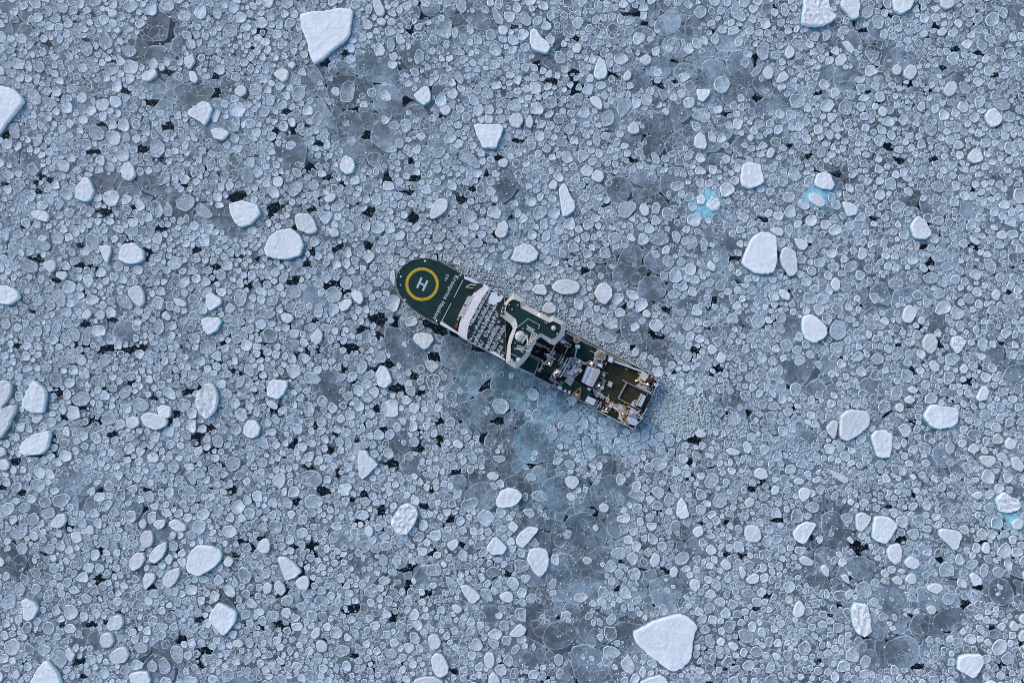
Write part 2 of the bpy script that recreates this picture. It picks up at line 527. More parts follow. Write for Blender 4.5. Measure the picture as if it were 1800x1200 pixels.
(900, 800): """
1|632,925 700,885 800,845 880,828 930,840 965,870 972,895 955,930 950,1000 945,1060 905,1110 845,1130 810,1115 720,1050 650,985|biggest white triangular floe, bottom right
.92|75,545 95,490 130,480 185,490 197,550 180,605 145,638 120,620|white molar-shaped floe below the ship
.92|18,440 45,400 90,370 143,378 130,400 90,450 55,487 25,470|white banana-shaped floe below the ship
.92|862,310 870,250 890,215 915,250 933,315 895,337|small white cone floe, lower right
.88|945,405 965,375 1000,370 1010,405 975,435
.82|1222,385 1245,360 1300,370 1312,430 1290,455 1240,455 1222,425
.75|275,125 300,105 345,110 357,140 325,180 290,165
.82|1270,85 1300,60 1335,70 1350,110 1315,128 1280,115
.65|1010,140 1040,88 1085,95 1092,140 1060,175 1020,170
.65|1055,235 1085,195 1130,210 1135,255 1100,280 1060,270
.75|1220,245 1250,215 1280,230 1270,260 1235,278
.75|720,555 750,508 780,520 775,570 740,592
.7|855,540 885,508 930,508 938,545 905,578 860,572
.75|828,605 855,578 878,600 860,640 835,638
.75|1092,570 1120,538 1150,560 1155,595 1120,603
.82|932,670 950,645 990,655 990,695 965,718 940,700
.78|1225,650 1275,615 1305,630 1290,670 1245,675
.75|1190,590 1215,580 1235,620 1210,655
.93|672,1190 720,1165 780,1150 810,1165 825,1200 820,1220 675,1220|white slab floe cut by bottom edge
.75|455,265 480,245 515,265 500,300 465,295
.65|215,1070 240,1040 272,1055 270,1095 240,1113
.82|-20,945 0,920 40,880 78,905 70,935 30,955
.6|0,1010 30,990 48,1010 20,1048 -10,1045
.6|190,680 210,645 238,648 230,700 200,708
.65|490,870 520,830 552,840 550,870 515,900
.82|1075,975 1100,952 1125,970 1110,1000 1085,998
.82|1135,985 1165,978 1195,1000 1175,1028 1145,1012
.6|1190,920 1230,908 1275,940 1270,980 1230,990 1195,960
.6|1015,960 1040,935 1072,980 1060,1020 1020,1000
.7|70,105 95,90 130,105 125,135 85,135
.55|795,240 820,190 855,205 858,250 825,275
.7|770,145 795,122 817,145 795,168
.75|420,380 440,358 460,380 445,402
.65|275,30 310,20 337,50 320,75 280,60
.7|615,0 670,0 680,30 650,50 620,35
.6|700,320 725,298 755,320 735,350 710,345
.55|1170,375 1195,358 1218,380 1210,415 1180,410
.7|100,1000 115,985 130,1010 115,1035
.8|-25,380 0,340 30,360 35,380 10,408
.55|270,410 290,385 320,400 305,440 275,440
.65|570,800 590,778 608,805 595,835
.7|1165,640 1185,622 1200,650 1180,668
""",
(1350, 800): """
1|550,318 600,315 640,325 672,355 650,410 615,462 560,450 540,430|square white floe beside black water
.88|455,310 495,293 540,320 530,355 480,405 460,385
.97|125,405 150,370 195,345 248,352 225,400 195,450 175,467 135,440|white leaf-shaped floe, lower right
.93|890,390 910,380 1000,395 1015,420 990,490 970,497 930,455 895,425|white axe-head floe, lower right
.92|620,495 640,465 690,460 700,500 690,555 660,573 628,540|white shell-shaped floe, lower right
.88|708,555 745,525 785,540 797,575 765,598 725,585
.8|712,655 740,618 770,620 780,665 745,678
.75|645,650 680,627 708,652 695,682 660,672
.88|830,690 870,668 910,675 915,705 880,728 840,710
.92|1055,630 1075,610 1120,645 1118,675 1080,687|white comma-shaped floe, lower right
.88|1118,500 1130,460 1155,452 1168,490 1145,520
.93|430,800 455,768 515,775 530,850 535,925 500,948 460,935 435,870|tall ridged boulder-like floe, bottom right
.88|125,830 140,775 165,757 192,790 180,840 140,850
1|990,1085 1000,1050 1050,1040 1118,1040 1125,1085 1090,1150 1070,1167 1010,1135 990,1120|white shield floe at bottom-right corner
.85|270,590 295,568 320,595 315,640 290,628
.85|375,630 415,620 430,678 400,665
.75|155,540 190,522 243,555 230,580 175,575
.9|155,185 185,162 222,180 210,220 180,247 160,220|white arched floe right of wake
.8|12,180 30,155 60,165 50,200 20,210
.8|130,130 160,115 190,130 180,152 140,152
.85|415,240 435,225 455,240 440,265 420,258
.65|185,265 230,240 272,255 265,295 225,305
.6|375,320 415,298 450,322 438,360 400,355
.96|1190,225 1235,185 1265,215 1310,225 1322,265 1295,290 1240,300 1205,290|lumpy bright floe near right edge
.85|1275,350 1310,325 1340,345 1330,385 1290,390
.8|1060,210 1110,182 1130,210 1100,235
.75|825,800 860,783 885,800 875,830 845,835
.7|478,1080 510,1045 545,1065 530,1115 495,1125
.92|1135,1195 1170,1178 1200,1190 1210,1215 1130,1215
.8|1265,900 1285,862 1320,890 1310,920 1280,922
.85|1315,860 1335,830 1360,840 1360,880 1330,886
.75|1312,950 1330,915 1360,915 1360,970 1320,978
.85|1335,620 1360,590 1375,640 1345,660
.8|1100,0 1190,0 1195,30 1165,65 1125,50
.75|1270,15 1310,0 1345,50 1330,88 1285,70
.65|1110,600 1135,562 1163,580 1155,630 1125,645
.6|1175,600 1215,580 1245,610 1230,645 1190,640
.6|910,750 940,715 985,740 975,780 930,790
.7|-20,1140 0,1090 25,1080 40,1110 20,1150
.65|535,665 565,640 590,665 580,697 545,690
.75|410,440 430,422 450,450 440,468
.65|325,215 350,185 375,195 365,235 335,240
.7|890,160 920,135 942,165 925,192 900,190
.7|935,205 965,185 995,205 975,235
.6|930,40 960,10 985,30 970,65
.65|560,45 590,20 625,35 610,70 570,70
.75|675,610 700,590 725,608 705,625
.65|200,1110 225,1100 245,1120 225,1143
.8|320,70 345,80 410,110 425,130 400,150 370,130 330,100
.85|740,105 765,95 780,115 760,132
""",
}
# thin sheets of grey ice large enough to follow by eye: darkness, sea-green tint, outline in photograph pixels
SHEETS = """
.55,.25|783,587 813,597 825,600 828,617 820,633 803,647 778,643 773,620 778,603
.60,.45|825,620 863,620 880,640 873,657 855,667 833,693 820,703 793,702 783,690 800,670 808,650
.45,.40|866,660 893,640 922,652 940,668 930,700 905,722 880,700 862,690
.55,.35|803,720 827,703 850,697 865,720 860,747 833,750 810,740
.40,.55|925,680 955,690 985,700 1005,715 990,735 960,730 935,720
.60,.35|905,755 940,740 975,750 985,785 965,810 930,815 905,790
.70,.15|878,760 900,745 908,780 900,815 880,830 862,800
.35,.15|675,575 705,580 725,600 745,615 752,635 735,640 715,650 690,635 678,610
.70,.10|578,140 615,132 650,145 660,165 645,185 600,190 575,170
.60,.10|620,98 655,85 690,95 700,125 680,150 640,138 622,120
.60,.10|600,200 628,195 640,225 628,250 600,248 590,222
.65,.08|655,150 690,150 710,175 695,205 660,200
.70,.10|990,915 1025,900 1060,915 1065,950 1035,970 1000,955
.75,.10|1005,1140 1030,1130 1060,1150 1072,1180 1050,1205 1010,1195
.70,.12|965,980 1000,975 1020,1000 1025,1040 1000,1058 970,1050 962,1015
.65,.08|1035,850 1075,835 1105,850 1090,890 1050,900
.50,.05|1140,1025 1180,1005 1200,1030 1190,1062 1150,1065
.60,.06|1485,985 1515,975 1535,990 1530,1010 1505,1018 1490,1005
.60,.06|1445,900 1475,900 1488,930 1475,950 1445,935
.50,.06|1645,1075 1690,1065 1700,1090 1670,1110 1640,1100
.55,.06|1155,35 1185,10 1200,45 1170,65 1150,55
.55,.05|1235,110 1270,105 1285,140 1260,155 1235,140
.60,.05|1140,205 1170,195 1185,220 1165,245 1140,235
.50,.05|1095,435 1130,435 1128,460 1100,500 1075,490
.45,.06|1092,560 1125,545 1138,575 1135,600 1110,605 1090,585
.50,.05|1125,490 1165,485 1170,515 1150,530 1120,520
.55,.05|1235,445 1265,430 1285,455 1265,480 1240,470
.25,.06|305,65 335,60 340,90 320,105 302,90
.50,.06|310,150 345,145 375,155 370,178 325,185 308,170
"""
# ------------------------------------------------------------------ ice and water materials
def ice_mat(name, ridge_scale, ridge_w, ridge_amt, mott_scale, mott, bump_scale, bump_str, bump_dist, rough=.62, dark=0.0, dark_scale=.05):
    """vertex colour 'col' carries the ice's own colour; noise mottles it, fine frost ridges whiten it"""
    m = bpy.data.materials.new(name); m.use_nodes = True
    nt = m.node_tree; N = nt.nodes; Lk = nt.links.new
    b = N['Principled BSDF']; b.inputs['Roughness'].default_value = rough
    b.inputs['Specular IOR Level'].default_value = .3
    at = N.new('ShaderNodeAttribute'); at.attribute_name = 'col'
    ge = N.new('ShaderNodeNewGeometry')
    # mottling
    n1 = N.new('ShaderNodeTexNoise'); n1.inputs['Scale'].default_value = mott_scale; n1.inputs['Detail'].default_value = 4; n1.inputs['Roughness'].default_value = .68
    Lk(ge.outputs['Position'], n1.inputs['Vector'])
    r1 = N.new('ShaderNodeMapRange'); r1.inputs[1].default_value = .3; r1.inputs[2].default_value = .7
    r1.inputs[3].default_value = 1 - mott; r1.inputs[4].default_value = 1 + mott
    Lk(n1.outputs[0], r1.inputs[0])
    sc = N.new('ShaderNodeVectorMath'); sc.operation = 'SCALE'
    Lk(at.outputs['Color'], sc.inputs[0]); Lk(r1.outputs[0], sc.inputs['Scale'])
    colour = sc.outputs[0]
    if dark:
        n3 = N.new('ShaderNodeTexNoise'); n3.inputs['Scale'].default_value = dark_scale; n3.inputs['Detail'].default_value = 5; n3.inputs['Roughness'].default_value = .72
        Lk(ge.outputs['Position'], n3.inputs['Vector'])
        r3 = N.new('ShaderNodeMapRange'); r3.interpolation_type = 'SMOOTHSTEP'
        r3.inputs[1].default_value = .40; r3.inputs[2].default_value = .62; r3.inputs[3].default_value = 1 - dark; r3.inputs[4].default_value = 1.12
        Lk(n3.outputs[0], r3.inputs[0])
        s3 = N.new('ShaderNodeVectorMath'); s3.operation = 'SCALE'
        Lk(colour, s3.inputs[0]); Lk(r3.outputs[0], s3.inputs['Scale'])
        colour = s3.outputs[0]
    # frost ridges
    nd = N.new('ShaderNodeTexNoise'); nd.inputs['Scale'].default_value = ridge_scale * .9; nd.inputs['Detail'].default_value = 1
    Lk(ge.outputs['Position'], nd.inputs['Vector'])
    ma = N.new('ShaderNodeVectorMath'); ma.operation = 'MULTIPLY_ADD'
    ma.inputs[1].default_value = (.9 / ridge_scale,) * 3
    Lk(nd.outputs['Color'], ma.inputs[0]); Lk(ge.outputs['Position'], ma.inputs[2])
    vo = N.new('ShaderNodeTexVoronoi'); vo.feature = 'DISTANCE_TO_EDGE'; vo.voronoi_dimensions = '2D'
    vo.inputs['Scale'].default_value = ridge_scale
    Lk(ma.outputs[0], vo.inputs['Vector'])
    rr = N.new('ShaderNodeMapRange'); rr.interpolation_type = 'SMOOTHSTEP'
    rr.inputs[1].default_value = 0; rr.inputs[2].default_value = ridge_w; rr.inputs[3].default_value = ridge_amt; rr.inputs[4].default_value = 0
    Lk(vo.outputs['Distance'], rr.inputs[0])
    # ridges come and go
    ng = N.new('ShaderNodeTexNoise'); ng.inputs['Scale'].default_value = ridge_scale * .45; ng.inputs['Detail'].default_value = 0
    Lk(ge.outputs['Position'], ng.inputs['Vector'])
    rg = N.new('ShaderNodeMapRange'); rg.inputs[1].default_value = .38; rg.inputs[2].default_value = .6
    Lk(ng.outputs[0], rg.inputs[0])
    mu = N.new('ShaderNodeMath'); mu.operation = 'MULTIPLY'
    Lk(rr.outputs[0], mu.inputs[0]); Lk(rg.outputs[0], mu.inputs[1])
    mx = N.new('ShaderNodeMix'); mx.data_type = 'RGBA'
    Lk(mu.outputs[0], mx.inputs['Factor']); Lk(colour, mx.inputs['A'])
    mx.inputs['B'].default_value = (.82, .90, .93, 1)
    Lk(mx.outputs['Result'], b.inputs['Base Color'])
    # relief
    nb = N.new('ShaderNodeTexNoise'); nb.inputs['Scale'].default_value = bump_scale; nb.inputs['Detail'].default_value = 3; nb.inputs['Roughness'].default_value = .6; nb.inputs['Distortion'].default_value = .6
    Lk(ge.outputs['Position'], nb.inputs['Vector'])
    bp = N.new('ShaderNodeBump'); bp.inputs['Strength'].default_value = bump_str; bp.inputs['Distance'].default_value = bump_dist
    Lk(nb.outputs[0], bp.inputs['Height']); Lk(bp.outputs[0], b.inputs['Normal'])
    return m

M_SNOW = ice_mat('snow_crust', .5, .02, .0, .22, .09, .3, .7, .7)
M_PAN = ice_mat('pancake_ice', .58, .12, .8, .8, .20, 1.0, .9, .30)
M_SHEET = ice_mat('thin_sheet_ice', .34, .06, .42, .45, .22, .9, .6, .12, dark=.48, dark_scale=.09)
M_BRASH = ice_mat('brash_ice', 1.2, .1, .2, 1.5, .2, 2.0, .5, .12)

M_WATER = mat('sea_water', (.004, .008, .011), rough=.12)
nt = M_WATER.node_tree
_n = nt.nodes.new('ShaderNodeTexNoise'); _n.inputs['Scale'].default_value = .9; _n.inputs['Detail'].default_value = 5
_g = nt.nodes.new('ShaderNodeNewGeometry'); nt.links.new(_g.outputs['Position'], _n.inputs['Vector'])
_b = nt.nodes.new('ShaderNodeBump'); _b.inputs['Strength'].default_value = .25; _b.inputs['Distance'].default_value = .05
nt.links.new(_n.outputs[0], _b.inputs['Height']); nt.links.new(_b.outputs[0], nt.nodes['Principled BSDF'].inputs['Normal'])

# ------------------------------------------------------------------ water: one sheet to the horizon
def mesh_obj(name, verts, faces, material, parent=None, smooth=False, cols=None):
    me = bpy.data.meshes.new(name)
    me.from_pydata([tuple(map(float, v)) for v in verts], [], faces)
    if material: me.materials.append(material)
    if cols is not None:
        a = me.attributes.new('col', 'FLOAT_COLOR', 'POINT')
        c = np.ones((len(verts), 4), np.float32); c[:, :3] = cols
        a.data.foreach_set('color', c.ravel())
    if smooth: me.polygons.foreach_set('use_smooth', [True] * len(me.polygons))
    me.update()
    o = bpy.data.objects.new(name, me); COL.objects.link(o)
    if parent: o.parent = parent
    return o

B = 6000
tag(mesh_obj('sea_water', [(-B, -B, 0), (B, -B, 0), (B, B, 0), (-B, B, 0)], [(0, 1, 2, 3)], M_WATER), kind='structure')

# ------------------------------------------------------------------ where the ice is open, grey, turquoise, crushed (photograph pixels)
LEADS = """295,127,17,5,0 380,135,8,4,0 267,180,14,8,0 218,160,9,4,0 178,220,12,5,0 297,222,12,6,0 253,263,12,8,0 280,278,10,4,0 163,267,14,6,0 88,317,6,5,0 63,320,8,5,0 70,338,8,4,0 7,323,7,4,0
415,347,25,10,-20 183,373,18,8,0 83,78,8,3,0 30,47,8,2,0 165,25,4,4,0 150,70,8,3,0 573,110,14,7,-20 607,95,6,5,-40 503,197,8,6,0 540,222,10,4,0 485,230,10,4,0 560,253,10,5,0 643,238,10,8,0 680,313,8,11,0
730,313,11,7,0 483,365,22,9,0 547,368,8,5,0 650,373,9,13,0 727,382,11,11,0 810,352,12,8,0 717,337,20,4,0 877,277,10,4,0 853,303,4,5,0 830,333,8,3,0 743,28,6,4,0 723,53,9,3,-45 577,313,10,4,0 723,285,5,4,0 653,177,14,2.5,-35
1113,25,25,7,-5 1012,68,4,8,0 905,50,8,5,0 970,143,16,8,0 1007,127,12,6,0 1007,163,6,5,0 1080,132,22,4,30 1160,153,22,4,30 1187,143,9,3,0 1273,200,25,3,-10 1330,173,10,4,20 1187,108,10,4,0 1130,237,6,5,0 913,248,8,5,0
1060,363,10,3,0 1113,283,10,3,0 1258,55,10,3,-30 1133,40,8,4,0 900,383,4,8,0 1343,387,8,5,0 1177,50,15,2.5,-15 1520,55,12,6,0 1502,42,6,4,0 1680,87,10,4,0 1720,92,8,4,0 1440,163,8,5,0 1527,162,12,3,0 1547,182,8,3,0
1657,120,10,5,0 1560,257,14,9,35 1580,283,14,6,0 1435,302,12,4,0 1473,307,10,6,0 1423,273,7,3,0 1640,280,10,4,0 1533,383,12,5,0 1753,132,8,4,0 1380,73,4,5,0 1460,97,6,4,0
283,403,20,3,0 263,443,8,8,0 227,427,12,3,0 72,457,7,5,0 143,432,8,4,0 143,467,20,4,0 100,493,14,5,0 347,438,6,5,0 423,452,10,4,0 380,470,7,6,0 200,562,10,5,0 150,570,10,6,0 187,613,18,7,-20 230,613,15,5,-20 253,613,10,3,-30
103,690,9,6,0 113,735,9,4,0 163,738,5,4,0 310,727,5,6,0 333,687,12,4,-20 347,767,10,7,0 410,650,9,4,0 197,763,9,4,0 370,753,6,4,0 57,547,6,5,0 273,700,6,5,0
647,432,9,7,0 593,437,8,6,0 455,458,3,6,0 463,495,12,5,0 517,493,14,8,-30 590,498,5,6,0 540,463,10,5,0 550,443,4,5,0 663,563,18,12,0 637,577,14,5,-20 667,590,7,7,0 763,627,14,10,0 753,570,10,8,0 775,583,20,9,25
697,683,15,8,0 683,640,12,8,0 740,690,10,6,0 607,647,9,8,0 620,607,8,6,0 540,620,6,5,0 853,677,17,5,-45 840,611,13,10,0 877,740,10,8,0 773,770,9,8,0 847,770,5,14,0 737,790,12,7,0 580,793,10,6,0 517,780,9,6,0 557,750,4,6,0
480,723,8,6,0 663,717,4,12,0 727,660,6,8,0 677,753,7,5,0 553,563,6,5,0 887,717,4,7,0 627,773,5,6,0 1170,543,14,8,25 1147,528,6,5,0 1030,475,8,4,0 1293,455,8,8,0 1263,647,12,7,0 1220,773,14,10,0 903,707,5,8,0 925,703,3,6,0 933,783,3,14,0
1297,497,6,4,0 1220,613,9,5,0 1257,527,6,5,-40 1247,577,8,3,30 1277,727,14,4,-30 1183,653,3,8,0 1317,723,8,5,0 1173,500,5,3,0 1143,480,12,2.5,0 1160,593,20,3,-10
1560,728,13,5,-38 1633,462,11,8,0 1622,432,10,4,0 1653,607,5,8,0 1603,650,9,3,0 1427,430,6,6,0 1580,607,6,4,0 1760,603,8,5,0 1513,533,3,4,0 1773,517,6,4,0 1798,463,4,4,0 1463,673,5,4,0 1457,580,3,6,0
28,810,10,8,0 63,800,18,3,0 42,865,7,5,0 78,973,8,5,0 267,1030,12,4,0 160,1097,14,5,0 187,1093,6,5,0 137,1163,16,5,-30 147,1187,10,4,0 360,1143,14,6,0 350,1087,8,7,0 320,1120,10,5,0 415,975,8,5,0 427,950,8,6,0 445,963,4,8,0 177,860,7,5,0
260,860,12,3,0 413,860,10,4,0 3,855,6,4,0 173,1017,12,4,0 353,1167,8,5,0 443,1047,6,4,0 110,1097,8,4,0 543,822,12,4,20 570,863,14,8,0 593,833,6,6,0 688,813,16,5,0 522,882,7,6,0 640,867,6,6,0 673,898,9,9,0 790,913,14,6,-35 553,957,12,4,0
623,1067,12,8,0 493,1097,8,6,0 713,1000,12,5,-15 760,970,14,3,-35 753,1043,14,4,-30 892,1007,4,6,0 800,1180,9,7,0 803,830,9,6,0 747,890,10,4,0 617,877,6,5,0 460,947,8,4,0 717,1027,7,5,0 623,1150,8,5,0 810,957,8,5,-40 490,1047,7,4,0 690,1087,10,4,-50 517,960,12,3,0
1322,858,9,8,0 1212,813,12,6,0 1340,847,8,7,0 1250,822,10,3,0 1230,918,8,4,0 1277,917,6,7,0 1087,1033,10,6,-40 1092,987,8,5,0 1133,1000,16,4,0 1167,1000,12,4,0 1328,1070,10,4,0 1347,1045,4,4,0 1043,907,9,4,0 997,908,5,3,0 933,817,6,6,0 1277,973,7,3,0 1303,977,6,4,0 1070,957,8,3,-40 1290,1167,10,3,0 1037,893,6,3,0
1510,960,26,12,10 1367,913,14,8,0 1583,947,14,8,0 1427,947,6,8,0 1560,888,9,4,0 1607,872,7,6,-30 1663,860,5,6,-30 1720,1033,12,7,0 1697,1058,12,7,25 1613,1170,16,6,0 1520,1118,9,7,0 1793,1130,9,4,0 1743,1103,10,6,0 1652,983,10,7,0 1597,1080,10,4,0 1353,1047,5,4,0 1497,1017,8,3,0 1757,1167,8,5,0 1440,1160,6,7,0 1457,1080,8,3,0 1357,853,7,4,0 1677,1018,7,4,0"""
# stretches of bare thin sheet with few pancakes frozen in: centre, radii, how bare
BARE = [(625,150,75,50,.85),(290,60,35,45,.6),(320,165,60,30,.55),(400,235,40,30,.4),(690,200,60,60,.55),(650,265,35,30,.6),(1180,40,65,35,.6),(1150,120,60,40,.5),(1265,125,55,55,.65),(1160,220,55,45,.7),
 (1110,330,45,30,.55),(1180,340,40,28,.6),(1105,475,55,45,.6),(1145,505,35,25,.6),(1112,575,32,35,.5),(1165,610,30,30,.5),(1240,540,45,25,.4),(805,625,35,35,.95),(840,660,50,45,.95),(895,690,50,45,.7),(860,725,55,40,.8),
 (935,775,50,45,.65),(885,790,35,45,.8),(960,710,50,25,.35),(1000,900,80,55,.9),(1035,940,50,50,.85),(995,1015,60,65,.9),(1035,1150,60,60,.95),(965,1115,55,50,.75),(945,830,45,45,.8),(1165,1035,50,35,.6),(1090,1110,45,45,.6),(1070,865,40,35,.75),
 (1462,925,45,45,.55),(1512,995,28,25,.7),(1640,1080,70,35,.65),(1570,1130,60,45,.6),(1770,1030,45,35,.5),(1560,520,45,32,.45),(1420,660,45,32,.5),(1270,255,40,35,.4),(1480,130,35,30,.4),(715,610,40,40,.55),(1300,560,30,30,.3),(1710,1010,40,30,.3),(740,130,60,40,.35),(820,60,60,45,.3),(1255,445,35,35,.5),(620,190,60,60,.5)]
# meltwater and submerged ice showing sea-green, at the stern green floodlight painted in: centre, radii, strength
TEAL = [(960,700,75,40,.75),(880,660,50,40,.45),(1040,745,60,30,.65),(1000,770,70,45,.45),(1085,775,60,30,.5),(960,835,60,60,.3),(1000,880,60,50,.25),(1245,358,30,24,1),(1440,345,28,26,.75),(1185,730,60,45,.40),(1160,690,40,35,.35),
 (1770,905,35,35,.6),(560,265,40,30,.2),(610,120,40,40,.25),(275,965,30,35,.4),(930,380,60,60,.28),(905,440,60,40,.25),(1250,500,60,50,.1),(700,100,60,50,.12),(500,735,25,22,.5),(1340,500,40,25,.3),(930,60,50,40,.15),(1610,990,30,25,.5),
 (960,560,50,40,.2),(30,690,40,60,.25),(1480,770,60,40,.2),(1380,800,70,60,.2),(780,310,60,60,.15)]
# crushed small brash along the ship and in her wake: centre, radii, largest piece (pixels)
CRUSH = [(870,500,75,22,2.9,28),(960,555,75,24,3.2,28),(1060,610,75,18,2.8,28),(1165,705,36,44,3.2,0),(1205,725,45,42,3.8,20),(1265,745,50,28,4.6,15),(1480,840,45,25,3.2,15),(1390,785,38,20,3.4,10)]

def blob(ell, px, py, soft=1.0):
    """0..1 membership of points in the strongest of a list of soft ellipses"""
    out = np.zeros_like(px, dtype=np.float32)
    for e in ell:
        cx, cy, rx, ry, s = e[:5]
        d = ((px - cx) / rx) ** 2 + ((py - cy) / ry) ** 2
        out = np.maximum(out, s * np.clip(1.8 - d * 1.1, 0, 1))
    return out

def smooth_noise(px, py, scale, seed):
    r = np.random.default_rng(seed); out = 0
    for k in range(7):
        a = r.uniform(0, 6.283); f = r.uniform(.6, 1.8) / scale
        out = out + np.sin((px * math.cos(a) + py * math.sin(a)) * f * 6.283 + r.uniform(0, 6.283))
    return out / 3.2

# ------------------------------------------------------------------ packing: a distance map on a pixel grid, big pieces first
MG = 130
GW, GH = 1800 + 2 * MG, 1200 + 2 * MG

class Pack:
    def __init__(self):
        self.D = np.full((GH, GW), 45., np.float32)
        self.L = np.full((GH, GW), -1, np.int32)
    def win(self, x0, y0, x1, y1):
        return max(0, int(x0)), max(0, int(y0)), min(GW, int(x1) + 1), min(GH, int(y1) + 1)
    def put(self, x0, y0, x1, y1, f, idn):
        x0, y0, x1, y1 = self.win(x0, y0, x1, y1)
        if x1 <= x0 or y1 <= y0: return
        yy, xx = np.mgrid[y0:y1, x0:x1].astype(np.float32)
        d = f(xx, yy)
        Dw = self.D[y0:y1, x0:x1]; Lw = self.L[y0:y1, x0:x1]
        m = d < Dw
        Dw[m] = d[m]; Lw[m] = idn
    def circle(self, x, y, r, idn, R):
        w = r + R
        self.put(x - w, y - w, x + w, y + w, lambda xx, yy: np.sqrt((xx - x) ** 2 + (yy - y) ** 2) - r, idn)
    def ellipse(self, x, y, a, b, ang, idn, R):
        c, s = math.cos(math.radians(ang)), math.sin(math.radians(ang))
        def f(xx, yy):
            u = (xx - x) * c + (yy - y) * s; v = -(xx - x) * s + (yy - y) * c
            k = np.sqrt((u / a) ** 2 + (v / b) ** 2) + 1e-4
            w = smooth_noise(xx, yy, 11, 5) * 2.6 + smooth_noise(xx, yy, 26, 6) * 1.6
            return (k - 1) * np.sqrt(u * u + v * v) / k + w
        w = max(a, b) + R
        self.put(x - w, y - w, x + w, y + w, f, idn)
    def poly(self, P, idn, R):
        P = np.asarray(P, np.float32)
        def f(xx, yy):
            d = np.full(xx.shape, 1e9, np.float32); ins = np.zeros(xx.shape, bool)
            for i in range(len(P)):
                x0, y0 = P[i]; x1, y1 = P[(i + 1) % len(P)]
                ex, ey = x1 - x0, y1 - y0
                t = np.clip(((xx - x0) * ex + (yy - y0) * ey) / (ex * ex + ey * ey + 1e-9), 0, 1)
                d = np.minimum(d, (xx - x0 - t * ex) ** 2 + (yy - y0 - t * ey) ** 2)
                if y0 != y1:
                    ins ^= ((yy < y0) != (yy < y1)) & (xx < (yy - y0) * ex / ey + x0)
            d = np.sqrt(d)
            return np.where(ins, -d, d)
        mn, mx = P.min(0) - R, P.max(0) + R
        self.put(mn[0], mn[1], mx[0], mx[1], f, idn)

def fill(pk, classes, start, accept, R, tight=.93):
    """classes: (radius, most). Saturates each radius class in turn wherever there is room."""
    out = []
    idn = start
    for r, most in classes:
        n = 0
        for sweep in range(4):
            cand = np.flatnonzero(pk.D.ravel() > r * tight)
            if len(cand) == 0 or n >= most: break
            k = min(len(cand), most * 4 + 2000)
            cand = rng.choice(cand, k, replace=False)
            ys, xs = cand // GW, cand % GW
            ok = accept(xs - MG, ys - MG, r)
            for x, y in zip(xs[ok], ys[ok]):
                if pk.D[y, x] > r * tight:
                    rr = min(pk.D[y, x], r * 1.12) if pk.D[y, x] > r else pk.D[y, x]
                    pk.circle(float(x), float(y), float(rr), idn, R)
                    out.append((float(x), float(y), float(rr)))
                    idn += 1; n += 1
                    if n >= most: break
            if n >= most: break
    return np.array(out, np.float32)

def outlines(pk, circ, start, K, cap, gap, ecc, noise, over=None, open_id=-3, soft=.22, chords=0):
    """how far each piece can grow in K directions before it meets its neighbours"""
    n = len(circ)
    th0 = rng.uniform(0, 6.283, (n, 1)); th = th0 + np.arange(K)[None, :] * (6.28318 / K)
    th = th + rng.uniform(-.3, .3, (n, K)) * (6.283 / K)
    ct, st = np.cos(th), np.sin(th)
    r0 = circ[:, 2:3]
    phi = rng.uniform(0, 3.1416, (n, 1)); e = rng.uniform(0, ecc, (n, 1))
    lim = r0 * cap * (1 + e * np.cos(2 * (th - phi)) + rng.uniform(0, .13, (n, 1)) * np.cos(3 * (th - rng.uniform(0, 6.283, (n, 1)))) + rng.normal(0, noise, (n, K)))
    ids = (start + np.arange(n))[:, None]
    rad = np.zeros((n, K)); alive = np.ones((n, K), bool); hit = np.full((n, K), -9)
    step = .4; smax = float((r0 * cap * 1.5).max()); s = 0.0
    while s < smax:
        s += step
        ix = np.clip((circ[:, 0:1] + ct * s + .5).astype(int), 0, GW - 1); iy = np.clip((circ[:, 1:2] + st * s + .5).astype(int), 0, GH - 1)
        lab = pk.L[iy, ix]
        own = (lab == ids) | (s < r0 * .45)
        stop = alive & ~own
        hit[stop] = lab[stop]
        alive &= own & (s <= lim)
        rad[alive] = s
        if not alive.any(): break
    g = gap if over is None else np.where(hit == open_id, gap, over[:, None])
    rad = np.minimum(rad, lim) - g
    if chords:                       # broken straight edges
        rm = rad.mean(1, keepdims=True)
        for _ in range(chords):
            ph = rng.uniform(0, 6.283, (n, 1)); d = rng.uniform(.64, 1.10, (n, 1)) * rm
            cs = np.cos(th - ph)
            rad = np.where(cs > .15, np.minimum(rad, d / np.maximum(cs, .15)), rad)
    rad = np.maximum(rad, r0 * .45)
    rad = (1 - 2 * soft) * rad + soft * (np.roll(rad, 1, 1) + np.roll(rad, -1, 1))
    return th, rad

